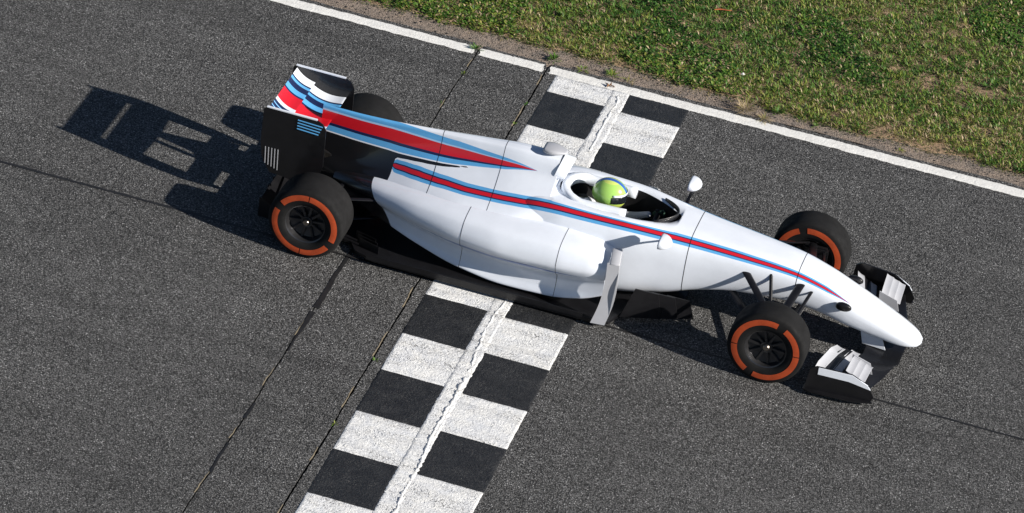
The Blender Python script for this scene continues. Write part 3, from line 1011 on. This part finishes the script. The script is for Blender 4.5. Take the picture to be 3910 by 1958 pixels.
def pod(side):
    secs = []
    for x, yi, yo, zt, zb, uc in SP:
        h = zt - zb; w_ = yo - yi
        secs.append((x, [(yi - .05, zt - .01), (yi + .45 * w_, zt), (yo - .13 * w_ - .01, zt - .055 * h - .012), (yo - .012, zt - .22 * h), (yo, zt - .36 * h), (yo - uc * .25, zb + .50 * h), (yo - uc * .85, zb + .34 * h), (yo - uc * .80, zb + .14 * h), (yo - uc * .62, zb + .01 * h), (yo - uc - .06, zb), (yi - .05, zb)]))
    xs3 = np.unique(np.concatenate([np.linspace(-1.12, 1.25, 60), np.linspace(1.25, 1.42, 14)]))
    G3 = loft(secs, 56, xs3)
    # duct: an inner skin that runs back from the lip
    Gd = G3[-1:].copy(); c_ = np.array([0, .50, .43])
    lip = []
    for (dx, k) in ((.012, .97), (.004, .92), (-.03, .86), (-.12, .62)):
        q = G3[-1].copy(); q[:, 1:] = c_[1:] + (q[:, 1:] - c_[1:]) * k; q[:, 0] += dx; lip.append(q)
    D = np.array(lip)
    for a in (G3, D): a[..., 1] *= side
    s3 = arc(G3)
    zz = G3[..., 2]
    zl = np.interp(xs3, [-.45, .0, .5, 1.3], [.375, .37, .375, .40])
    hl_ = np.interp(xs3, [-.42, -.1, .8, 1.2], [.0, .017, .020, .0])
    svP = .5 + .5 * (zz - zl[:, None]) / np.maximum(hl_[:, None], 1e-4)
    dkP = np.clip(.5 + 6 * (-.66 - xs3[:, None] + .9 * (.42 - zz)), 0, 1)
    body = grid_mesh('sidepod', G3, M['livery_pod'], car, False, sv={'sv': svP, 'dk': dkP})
    Dm = np.concatenate([G3[-1:], D[:2]], 0)
    d1 = grid_mesh('inlet_lip', Dm, M['white'], body, False)
    d2 = grid_mesh('inlet_duct', np.concatenate([D[1:2], D[2:]], 0), M['carbon_matt'], body, False)
    pod_skins.append((side, G3))
    q = D[-1]
    fix_normals(pyd('radiator', [tuple(v) for v in q], [tuple(range(len(q)))], M['carbon_matt'], body, False))
    return body


for s in (-1, 1): pod(s)
# pod wing: vane standing outside the inlet, joined over the top of the pod
for s in (-1, 1):
    pts = [(1.50 + .05 * math.sin(t * 2.6), .05 + .55 * t) for t in np.linspace(0, 1, 12)] + [(1.40 + .05 * math.sin(t * 2.6) - .02 * (1 - t), .05 + .55 * t) for t in np.linspace(1, 0, 12)]
    prism('pod_vane', pts, s * .745, s * .757, M['silver'], car, 0, 'y', lambda v, s=s: (v[0], v[1] - s * .09 * max(0, (v[2] - .30) / .3) ** 2 - s * .12 * (v[0] - 1.45), v[2]))
    tube_path('vane_bridge', [(1.49 - .03 * t, s * (.665 - .17 * t), .595 + .055 * math.sin(PI * t * .5)) for t in np.linspace(0, 1, 10)], .085, .012, M['silver'], car, 8)
    for k, (xa, ya) in enumerate(((1.75, .50), (1.88, .44), (2.0, .38))):
        pts = [(xa - .17, .05), (xa + .16, .06), (xa + .11, .30 - .03 * k), (xa - .08, .34 - .03 * k)]
        prism('bargeboard', pts, s * ya, s * (ya + .009), M['carbon'], car, 0, 'y', lambda v, s=s, ya=ya, xa=xa: (v[0], v[1] - s * (v[0] - xa) * .35, v[2]))

# thin dark joints between bodywork panels, laid on the sidepod skin
for s, G3 in pod_skins:
    for xj in (1.02, .18):
        i = int(np.argmin(np.abs(G3[:, 0, 0] - xj))); q = G3[i, 2:46]
        c0 = np.array([G3[i, 0, 0], s * .45, .38]); V = []
        for P in q:
            d = P - c0; d[0] = 0; d /= np.linalg.norm(d)
            V += [P + d * .0014 + np.array([-.002, 0, 0]), P + d * .0014 + np.array([.002, 0, 0])]
        fix_normals(pyd('panel_joint', V, [(2 * k, 2 * k + 1, 2 * k + 3, 2 * k + 2) for k in range(len(q) - 1)], M['carbon_matt'], car))

# ---- mirrors
for s in (-1, 1):
    mr = tube_path('mirror', [(1.80 + .10 * t, s * .50, .835) for t in np.linspace(0, 1, 9)], .19, .085, M['white'], car, 14, [1, 1, .99, .96, .9, .82, .70, .52, .25])
    fix_normals(pyd('mirror_glass', [(1.797, s * .50 + .085 * math.cos(a), .835 + .036 * math.sin(a)) for a in np.linspace(0, 2 * PI, 20, endpoint=False)], [tuple(range(20))], M['steel'], mr, False))
    tube_path('mirror_stay', [(1.83, s * .30, .74), (1.84, s * .40, .79), (1.85, s * .48, .82)], .035, .010, M['carbon'], mr, 8)

# ---- floor, splitter, plank, diffuser
fl = [(2.02, .10), (1.98, .27), (1.62, .40), (1.52, .70), (1.44, .735), (.2, .735), (-.55, .72), (-.72, .66), (-.80, .54), (-1.25, .50), (-1.25, -.50), (-.80, -.54), (-.72, -.66), (-.55, -.72), (.2, -.735), (1.44, -.735), (1.52, -.70), (1.62, -.40), (1.98, -.27), (2.02, -.10)]
prism('floor', fl, .035, .062, M['carbon'], car, 0, 'z')
prism('plank', [(2.0, .15), (2.0, -.15), (-1.2, -.15), (-1.2, .15)], .022, .0345, M['carbon_matt'], car, 0, 'z')
for s in (-1, 1):
    box('floor_fence', (.35, s * .742, .085), (1.9, .008, .05), M['carbon'], car, .002)
    for k in range(3):
        box('floor_vane', (-.62 - .03 * k, s * (.60 - .05 * k), .10), (.20, .007, .075), M['carbon'], car, .002, (s * .3, 'Z'))
V = []; F = []
for x, z in ((-1.20, .05), (-1.32, .075), (-1.45, .125), (-1.56, .19), (-1.62, .235)):
    for y in (-.52, .52): V += [(x, y, z), (x, y, z + .012)]
for i in range(4):
    a = i * 4
    F += [(a, a + 2, a + 6, a + 4), (a + 1, a + 5, a + 7, a + 3), (a, a + 4, a + 5, a + 1), (a + 2, a + 3, a + 7, a + 6)]
F.append((16, 18, 19, 17))
dif = sharp(fix_normals(pyd('diffuser', V, F, M['carbon'], car)))
for y in (-.515, -.30, -.16, .16, .30, .515):
    prism('strake', [(-1.22, .035), (-1.64, .05), (-1.64, .24), (-1.56, .19), (-1.45, .125), (-1.32, .075), (-1.22, .05)], y - .004, y + .004, M['carbon'], dif)

# ---- gearbox, crash structure, exhaust
GB = [(-.80, .14, .12, .42), (-1.10, .12, .13, .38), (-1.35, .09, .20, .36), (-1.55, .06, .25, .35), (-1.76, .045, .27, .34)]
secs = [(x, [(0, zt), (w_ * .8, zt - .01), (w_, (zt + zb) / 2), (w_ * .8, zb + .01), (0, zb)]) for x, w_, zb, zt in GB]
grid_mesh('crash_structure', loft(secs, 24, np.linspace(-1.76, -.8, 24)), M['carbon'], car, True, True, True)
box('rain_light', (-1.772, 0, .305), (.02, .07, .055), M['lamp'], car)
ex = tube_path('exhaust', [(-1.0, 0, .47), (-1.2, 0, .50), (-1.38, 0, .525)], .125, .125, M['steel'], car, 20)
fix_normals(pyd('exhaust_bore', [(-1.383, .053 * math.cos(a), .525 + .053 * math.sin(a)) for a in np.linspace(0, 2 * PI, 20, endpoint=False)], [tuple(range(20))], M['carbon_matt'], ex, False))
for s in (-1, 1):
    prism('wing_pylon', [(-1.30, .34), (-1.44, .34), (-1.50, .83), (-1.34, .82)], s * .06 - .006, s * .06 + .006, M['carbon'], car)


# ---- wings: curved sections
def foil(name, st, mat, parent, thick=.03, camber=-.12, n=14, bands=False):
    """st: (y, xLE, zLE, xTE, zTE). camber as share of chord, negative sags (downforce)"""
    V = []; F = []
    t = .5 - .5 * np.cos(np.linspace(0, PI, n))
    th = thick * 2.6 * (np.sqrt(t) * .6 - .32 * t - .28 * t**2) 
    cm = camber * 4 * t * (1 - t)
    sec = [(t[i], cm[i], th[i] / 2) for i in range(n)]
    for (y, xl, zl, xt, zt) in st:
        d = np.array([xt - xl, zt - zl]); c = np.linalg.norm(d); u = d / c; q = np.array([-u[1], u[0]])
        if q[1] < 0: q = -q
        loop = [(a, b * c + e) for a, b, e in sec] + [(a, b * c - e) for a, b, e in sec[-2:0:-1]]
        for a, b in loop:
            P = np.array([xl, zl]) + u * c * a + q * b
            V.append((P[0], y, P[1]))
    k = 2 * n - 2
    for i in range(len(st) - 1):
        for j in range(k): F.append((i * k + j, i * k + (j + 1) % k, (i + 1) * k + (j + 1) % k, (i + 1) * k + j))
    F.append(tuple(range(k))); F.append(tuple((len(st) - 1) * k + j for j in range(k - 1, -1, -1)))
    return sharp(fix_normals(pyd(name, V, F, mat, parent)), 60)


# rear wing surfaces: chordwise colour bands laid out across the span
w = N('rear_wing_livery', rough=.3)
w.b.inputs['Coat Weight'].default_value = .5
o = w.obj(); yy = w.sep(o)[1]
f = w.math('ADD', w.math('MULTIPLY', yy, 1 / .76), .5)
LB = (.22, .50, .80)
stops = [(0, NAVY), (.05, LB), (.065, NAVY), (.115, LB), (.13, NAVY), (.18, LB), (.197, NAVY), (.25, (.62, .70, .80)), (.31, RED), (.55, NAVY), (.58, BLUE), (.67, NAVY), (.77, BLUE), (.82, NAVY), (.845, WHITE)]
w.col(w.mix(1., w.ramp(f, stops, 'CONSTANT'), w.ramp(w.noise(o, 7, 3, .6), [(.3, .9), (.7, 1.)]), 'MULTIPLY'))
M['rear_wing'] = w.m
rwp = empty('rear_wing', (-1.45, 0, .34), car)


def rwy(o_):
    for v in o_.data.vertices: v.co.x += 1.45; v.co.z -= .34
    return o_


ysr = np.linspace(-.372, .372, 13)
rwy(foil('main_plane', [(y, -1.23, .86 - .015 * math.cos(y * 4), -1.53, .90) for y in ysr], M['rear_wing'], rwp, .035, -.13))
rwy(foil('flap', [(y, -1.515, .925, -1.69, 1.025) for y in ysr], M['rear_wing'], rwp, .018, -.12))
EPo = [(-1.16, .60), (-1.17, .96), (-1.20, 1.01), (-1.25, 1.035), (-1.70, 1.04), (-1.725, 1.02), (-1.725, .70), (-1.70, .56), (-1.62, .42), (-1.30, .40), (-1.20, .47)]
for s in (-1, 1):
    ep = rwy(prism('end_plate', EPo, s * .376, s * .388, M['carbon'], rwp))
    # painted inner skin and louvres
    prismi = [(x_ * .995 - .007, z_) for x_, z_ in EPo]
    rwy(prism('end_plate_top', [(-1.255, 1.036), (-1.70, 1.041), (-1.70, 1.050), (-1.255, 1.046)], s * .372, s * .392, M['white'], rwp))
    for k in range(4):
        z = .985 - .028 * k
        rwy(prism('louvre', [(-1.20 - .01 * k, z), (-1.42, z + .01), (-1.42, z + .016), (-1.20 - .01 * k, z + .006)], s * .385, s * .396, M['blue'], rwp))
    for k in range(5):
        x = -1.55 - .028 * k
        rwy(prism('gill', [(x, .46 + .01 * k), (x - .006, .46 + .01 * k), (x - .016, .66), (x - .010, .66)], s * .385, s * .392, M['silver'], rwp))
rwy(foil('beam_wing', [(y, -1.40, .40, -1.58, .45) for y in np.linspace(-.375, .375, 7)], M['carbon'], rwp, .016, -.1))

# ---- front wing
fwp = empty('front_wing', (3.60, 0, .1), car)


def fwy(o_):
    for v in o_.data.vertices: v.co.x -= 3.5; v.co.z -= .1
    return o_


st = []
for y in np.linspace(-.80, .80, 33):
    a = abs(y); b = max(0, a - .25) / .55
    st.append((y, 3.80 - .16 * b - (.0 if a > .25 else -.01), .105 + .012 * math.sin(a * 9) * (a > .25), 3.50 - .10 * b, .115 + .035 * min(1, b * 4)))
fwy(foil('main_plane', st, M['carbon'], fwp, .022, -.05))
for s in (-1, 1):
    for k, (y0, dx, z0, z1, mt) in enumerate(((.27, .02, .130, .165, 'carbon'), (.29, -.045, .160, .195, 'silver'), (.32, -.105, .190, .225, 'carbon'), (.36, -.165, .220, .265, 'silver'))):
        st = []
        for t in np.linspace(0, 1, 10):
            y = y0 + (.795 - y0) * t
            st.append((s * y, 3.53 + dx - .10 * t, z0 * (.85 + .15 * min(1, t * 3)) - .02 * (t > .9), 3.455 + dx - .09 * t, z1 * (.8 + .2 * min(1, t * 3)) - .025 * (t > .9)))
        fwy(foil('flap', st, M[mt], fwp, .012, -.1))
    for k, (xa, za) in enumerate(((3.64, .215), (3.585, .235), (3.53, .258))):
        fwy(foil('cascade_wing', [(s * y, xa - .05 * (y - .5), za - .4 * max(0, .58 - y) , xa - .062 - .05 * (y - .5), za + .022 - .4 * max(0, .58 - y)) for y in np.linspace(.52, .80, 9)], M['silver'], fwp, .010, -.1))
    fwy(prism('cascade_post', [(3.64, .12), (3.46, .13), (3.45, .27), (3.61, .22)], s * .515, s * .522, M['silver'], fwp))
    epl = [(3.70, .05), (3.72, .10), (3.66, .20), (3.52, .275), (3.22, .285), (3.17, .25), (3.15, .05)]
    fwy(prism('end_plate', epl, s * .805, s * .817, M['carbon'], fwp, 0, 'y', lambda v, s=s: (v[0], v[1] + s * (3.7 - v[0]) * .10, v[2])))
    fwy(prism('end_plate_band', [(3.685, .165), (3.655, .205), (3.52, .272), (3.24, .280), (3.24, .215), (3.50, .205)], s * .813, s * .822, M['white'], fwp, 0, 'y', lambda v, s=s: (v[0], v[1] + s * (3.7 - v[0]) * .10, v[2])))
    fwy(prism('foot_plate', [(3.70, .80), (3.72, .83), (3.55, .885), (3.2, .905), (3.14, .88), (3.14, .80)], .045, .055, M['carbon'], fwp, 0, 'z', lambda v, s=s: (v[0], s * v[1], v[2])))
    prism('wing_pillar', [(3.76, .11), (3.56, .12), (3.50, .33), (3.68, .30)], s * .09, s * .098, M['white'], car)


# ---- wheels
def lathe(name, prof, mat, parent, seg=96, closed=False):
    """profile (r, y) spun round the y axis"""
    V = []; F = []; n = len(prof)
    for a in range(seg):
        t = 2 * PI * a / seg
        for r, y in prof: V.append((r * math.cos(t), y, r * math.sin(t)))
    for a in range(seg):
        b = (a + 1) % seg
        for j in range(n - 1): F.append((a * n + j, b * n + j, b * n + j + 1, a * n + j + 1))
    return sharp(fix_normals(pyd(name, V, F, mat, parent)), 40)


def make_wheel(wd):
    h = wd / 2
    wh = lathe('wheel', [(.02, h * .62), (.05, h * .66), (.06, h * .40), (.07, h * .40), (.155, h * .52), (.168, h * .86), (.178, h * .90), (.172, h * .80), (.160, h * .2), (.160, -h * .7), (.176, -h * .88), (.165, -h * .86), (.150, -h * .6), (.150, h * .30), (.02, h * .30)], M['rim'], car, 72)
    prof = []
    for r, k in ((.172, .84), (.180, .905), (.20, .965), (.23, 1.0), (.262, 1.0), (.29, .975), (.308, .94), (.320, .885), (.3275, .80), (.3295, .6), (.330, .3)): prof.append((r, h * k))
    prof = prof + [(.330, 0)] + [(r, -y) for r, y in prof[::-1]]
    lathe('tyre', prof, M['rubber'], wh, 112)
    for sd in (1, -1):
        for a0, a1 in ((.12, 1.10), (1.13, 2.99), (3.26, 4.24), (4.27, 6.13)):
            V = []; F = []
            m = 44
            pr = [(.236, h * 1.0), (.245, h * 1.0), (.262, h * 1.0), (.276, h * .988), (.287, h * .979)]
            for i in range(m):
                t = a0 + (a1 - a0) * i / (m - 1)
                for r, y in pr: V.append((r * math.cos(t), sd * (y + .0022), r * math.sin(t)))
            for i in range(m - 1):
                for j in range(4): F.append((i * 5 + j, (i + 1) * 5 + j, (i + 1) * 5 + j + 1, i * 5 + j + 1))
            fix_normals(pyd('marking_band', V, F, M['orange'], wh))
    for k in range(10):
        t = 2 * PI * k / 10
        o_ = box('spoke', (.105, h * .52, 0), (.115, .03, .022), M['rim'], wh, .004)
        o_.rotation_euler = (0, t, 0)
    lathe('wheel_nut', [(.001, h * .80), (.022, h * .80), (.03, h * .74), (.034, h * .60), (.05, h * .58)], M['steel'], wh, 24)
    lathe('brake_drum', [(.001, -h * .60), (.125, -h * .60), (.138, -h * .50), (.138, h * .1)], M['carbon_matt'], wh, 36)
    return wh


def copy_part(o_, parent):
    c = o_.copy(); COL.objects.link(c); c.parent = parent
    for ch in o_.children:
        d = ch.copy(); COL.objects.link(d); d.parent = c
    return c


wf = make_wheel(.265); wr = make_wheel(.36)
fy, ry = .7675, .72
for src, x, y in ((wf, FX, fy), (wr, RX, ry)):
    o2 = copy_part(src, car)
    for o_, s in ((src, 1), (o2, -1)):
        o_.location = (x, s * y, .33)
        o_.rotation_euler = (0, random.uniform(0, 6), 0 if s > 0 else PI)


# ---- suspension: flattened rods
def rod(name, a, b, w_, h_, mat=None, par=None):
    a = np.array(a, float); b = np.array(b, float); d = b - a; d /= np.linalg.norm(d)
    f = np.array([1., 0, 0]); f = f - d * (f @ d); f /= np.linalg.norm(f); u = np.cross(d, f)
    V = []; F = []; n = 12
    for P in (a, b):
        for k in range(n):
            t = 2 * PI * k / n; V.append(P + f * math.cos(t) * w_ / 2 + u * math.sin(t) * h_ / 2)
    for k in range(n): F.append((k, (k + 1) % n, n + (k + 1) % n, n + k))
    F += [tuple(range(n)), tuple(range(2 * n - 1, n - 1, -1))]
    return sharp(fix_normals(pyd(name, V, F, mat or M['carbon'], par or car)), 60)


for s in (-1, 1):
    rod('wishbone_arm', (2.98, s * .20, .60), (2.90, s * .66, .47), .07, .02)
    rod('wishbone_arm', (2.50, s * .24, .61), (2.86, s * .66, .47), .062, .018)
    rod('wishbone_arm', (3.02, s * .19, .39), (2.90, s * .67, .20), .07, .02)
    rod('wishbone_arm', (2.42, s * .23, .38), (2.86, s * .67, .20), .062, .018)
    rod('push_rod', (2.72, s * .23, .63), (2.87, s * .62, .22), .03, .02)
    rod('track_rod', (3.08, s * .19, .56), (3.00, s * .66, .43), .03, .014)
    rod('wishbone_arm', (-.98, s * .13, .38), (-1.10, s * .56, .42), .05, .018)
    rod('wishbone_arm', (-.45, s * .28, .42), (-1.08, s * .56, .42), .045, .016)
    rod('wishbone_arm', (-1.28, s * .10, .22), (-1.14, s * .57, .20), .05, .018)
    rod('wishbone_arm', (-.62, s * .26, .20), (-1.10, s * .57, .20), .045, .016)
    rod('track_rod', (-1.36, s * .09, .33), (-1.24, s * .56, .33), .035, .016)
    rod('drive_shaft', (-1.12, s * .10, .33), (-1.12, s * .56, .33), .04, .04)
    for (x, y, hh, ln_) in ((FX, .60, .30, .22), (RX, .515, .34, .24)):
        dct = box('brake_duct', (x + .06, s * y, .34), (ln_, .06, hh), M['carbon'], car, .015)
        for k in range(3): box('winglet', (x - .02, s * (y - .05), .24 + .09 * k), (.16, .07, .006), M['carbon'], dct, .002, (.15, 'Y'))

# ================================================================== DRIVER
drv = None


def skin_fig(name, joints, edges, mat, parent, root=0, sub=2):
    me = bpy.data.meshes.new(name)
    me.from_pydata([j[:3] for j in joints], edges, [])
    o_ = bpy.data.objects.new(name, me); COL.objects.link(o_)
    o_.modifiers.new('skin', 'SKIN'); 
    sk = me.skin_vertices
    if not sk: 
        bpy.context.view_layer.update(); sk = me.skin_vertices
    for i, j in enumerate(joints):
        r = j[3] if isinstance(j[3], tuple) else (j[3], j[3])
        me.skin_vertices[0].data[i].radius = r
        me.skin_vertices[0].data[i].use_root = (i == root)
    m_ = o_.modifiers.new('smooth', 'SUBSURF'); m_.levels = sub; m_.render_levels = sub
    me.materials.append(mat)
    if parent: o_.parent = parent
    return o_


# reclined torso, arms forward to the wheel, legs into the footwell: one continuous body
J = [(.98, 0, .34, (.15, .12)), (.97, 0, .46, (.15, .11)), (.96, 0, .575, (.155, .11)), (1.02, 0, .655, (.07, .07)), (1.09, 0, .72, .06)]
Ed = [(0, 1), (1, 2), (2, 3), (3, 4)]
for s in (-1, 1):
    b = len(J)
    J += [(.99, s * .135, .625, .062), (1.10, s * .175, .56, .05), (1.27, s * .175, .545, .042), (1.44, s * .15, .60, .034), (1.58, s * .135, .665, .028)]
    Ed += [(2, b), (b, b + 1), (b + 1, b + 2), (b + 2, b + 3), (b + 3, b + 4)]
    k = len(J)
    J += [(1.12, s * .09, .315, .078), (1.45, s * .09, .43, .066), (1.85, s * .085, .42, .05), (2.2, s * .08, .45, .042), (2.3, s * .08, .52, .035)]
    Ed += [(0, k), (k, k + 1), (k + 1, k + 2), (k + 2, k + 3), (k + 3, k + 4)]
person = skin_fig('person', J, Ed, M['suit'], None)
tag(person, 'driver sitting low in the cockpit wearing a lime green helmet and pale overalls', 'person')
for s in (-1, 1):
    tube_path('harness_strap', [(.93, s * .085, .69), (1.00, s * .088, .705), (1.06, s * .085, .66), (1.11, s * .075, .58), (1.13, s * .06, .48)], .055, .01, M['black_cloth'], person, 8)
# gloves with separate fingers closed round the grips
for s in (-1, 1):
    J2_ = [(1.585, s * .136, .668, .026), (1.625, s * .137, .690, .024), (1.655, s * .138, .705, .020)]
    E2 = [(0, 1), (1, 2)]
    for f_, (dz, L) in enumerate(((.030, .9), (.012, 1.0), (-.006, .95), (-.024, .75))):
        b = len(J2_)
        J2_ += [(1.672, s * (.140 + .004), .690 + dz, .0105), (1.692, s * .130, .692 + dz, .0098), (1.695, s * .112, .690 + dz, .0092), (1.682, s * (.100 + .006 * (1 - L)), .688 + dz, .0085)]
        E2 += [(2, b), (b, b + 1), (b + 1, b + 2), (b + 2, b + 3)]
    b = len(J2_)
    J2_ += [(1.632, s * .112, .712, .012), (1.655, s * .100, .724, .011), (1.672, s * .098, .728, .010)]
    E2 += [(1, b), (b, b + 1), (b + 1, b + 2)]
    skin_fig('glove', J2_, E2, M['glove'], person)

# helmet: shell of revolution-like rings, flattened and with a chin bar
w = N('helmet_paint', rough=.22)
w.b.inputs['Coat Weight'].default_value = .7
o = w.obj(); zz = w.sep(o)[2]
ab = w.math('ABSOLUTE', w.sep(o)[1])
c = w.ramp(w.math('ADD', w.math('MULTIPLY', zz, 3.0), .5), [(0, (.05, .16, .40)), (.20, (.52, .62, .10)), (.38, (.36, .62, .13)), (.86, (.55, .66, .16)), (.97, (.70, .74, .70))], 'CONSTANT')
c = w.mix(w.ramp(ab, [(.0, 1.), (.016, 0.)], 'CONSTANT'), c, (.04, .12, .42))
w.col(c); M['helmet'] = w.m
HX, HZ = 1.225, .845
V = []; F = []
nu, nv = 40, 26


def hel(th, ph, k=1.):
    """th round z from the front, ph from the top"""
    x = math.sin(ph) * math.cos(th); y = math.sin(ph) * math.sin(th); z = math.cos(ph)
    X = .150 * x + (.016 * max(0, x) if z < 0 else .006 * max(0, x)) * abs(z)
    Y = .122 * y
    Z = .138 * z
    if z < 0: Y *= 1 - .18 * z * z; X *= 1 - .10 * z * z
    return (X * k, Y * k, Z * k)


for j in range(nv + 1):
    for i in range(nu):
        V.append(hel(2 * PI * i / nu, .02 + (PI * .80) * j / nv))
for j in range(nv):
    for i in range(nu): F.append((j * nu + i, j * nu + (i + 1) % nu, (j + 1) * nu + (i + 1) % nu, (j + 1) * nu + i))
F.append(tuple(range(nu)))
F.append(tuple(nv * nu + i for i in range(nu)))
hl = fix_normals(pyd('helmet', V, F, M['helmet'], person))
hl.location = (HX, 0, HZ)
V = []; F = []
a_ = 25; b_ = 8
for j in range(b_ + 1):
    for i in range(a_ + 1):
        t = (i / a_ * 2 - 1); V.append(hel(t * 1.28, PI * (.415 + .165 * j / b_) + .05 * t * t * (1 - 2 * j / b_), 1.022))
for j in range(b_):
    for i in range(a_): F.append((j * (a_ + 1) + i, j * (a_ + 1) + i + 1, (j + 1) * (a_ + 1) + i + 1, (j + 1) * (a_ + 1) + i))
vsr = fix_normals(pyd('visor', V, F, M['visor'], hl))
m_ = vsr.modifiers.new('thickness', 'SOLIDIFY'); m_.thickness = .004
tube_path('visor_strip', [tuple(np.array(hel(t * 1.2, PI * .40, 1.03))) for t in np.linspace(-1, 1, 21)], .004, .022, M['white'], hl, 8)
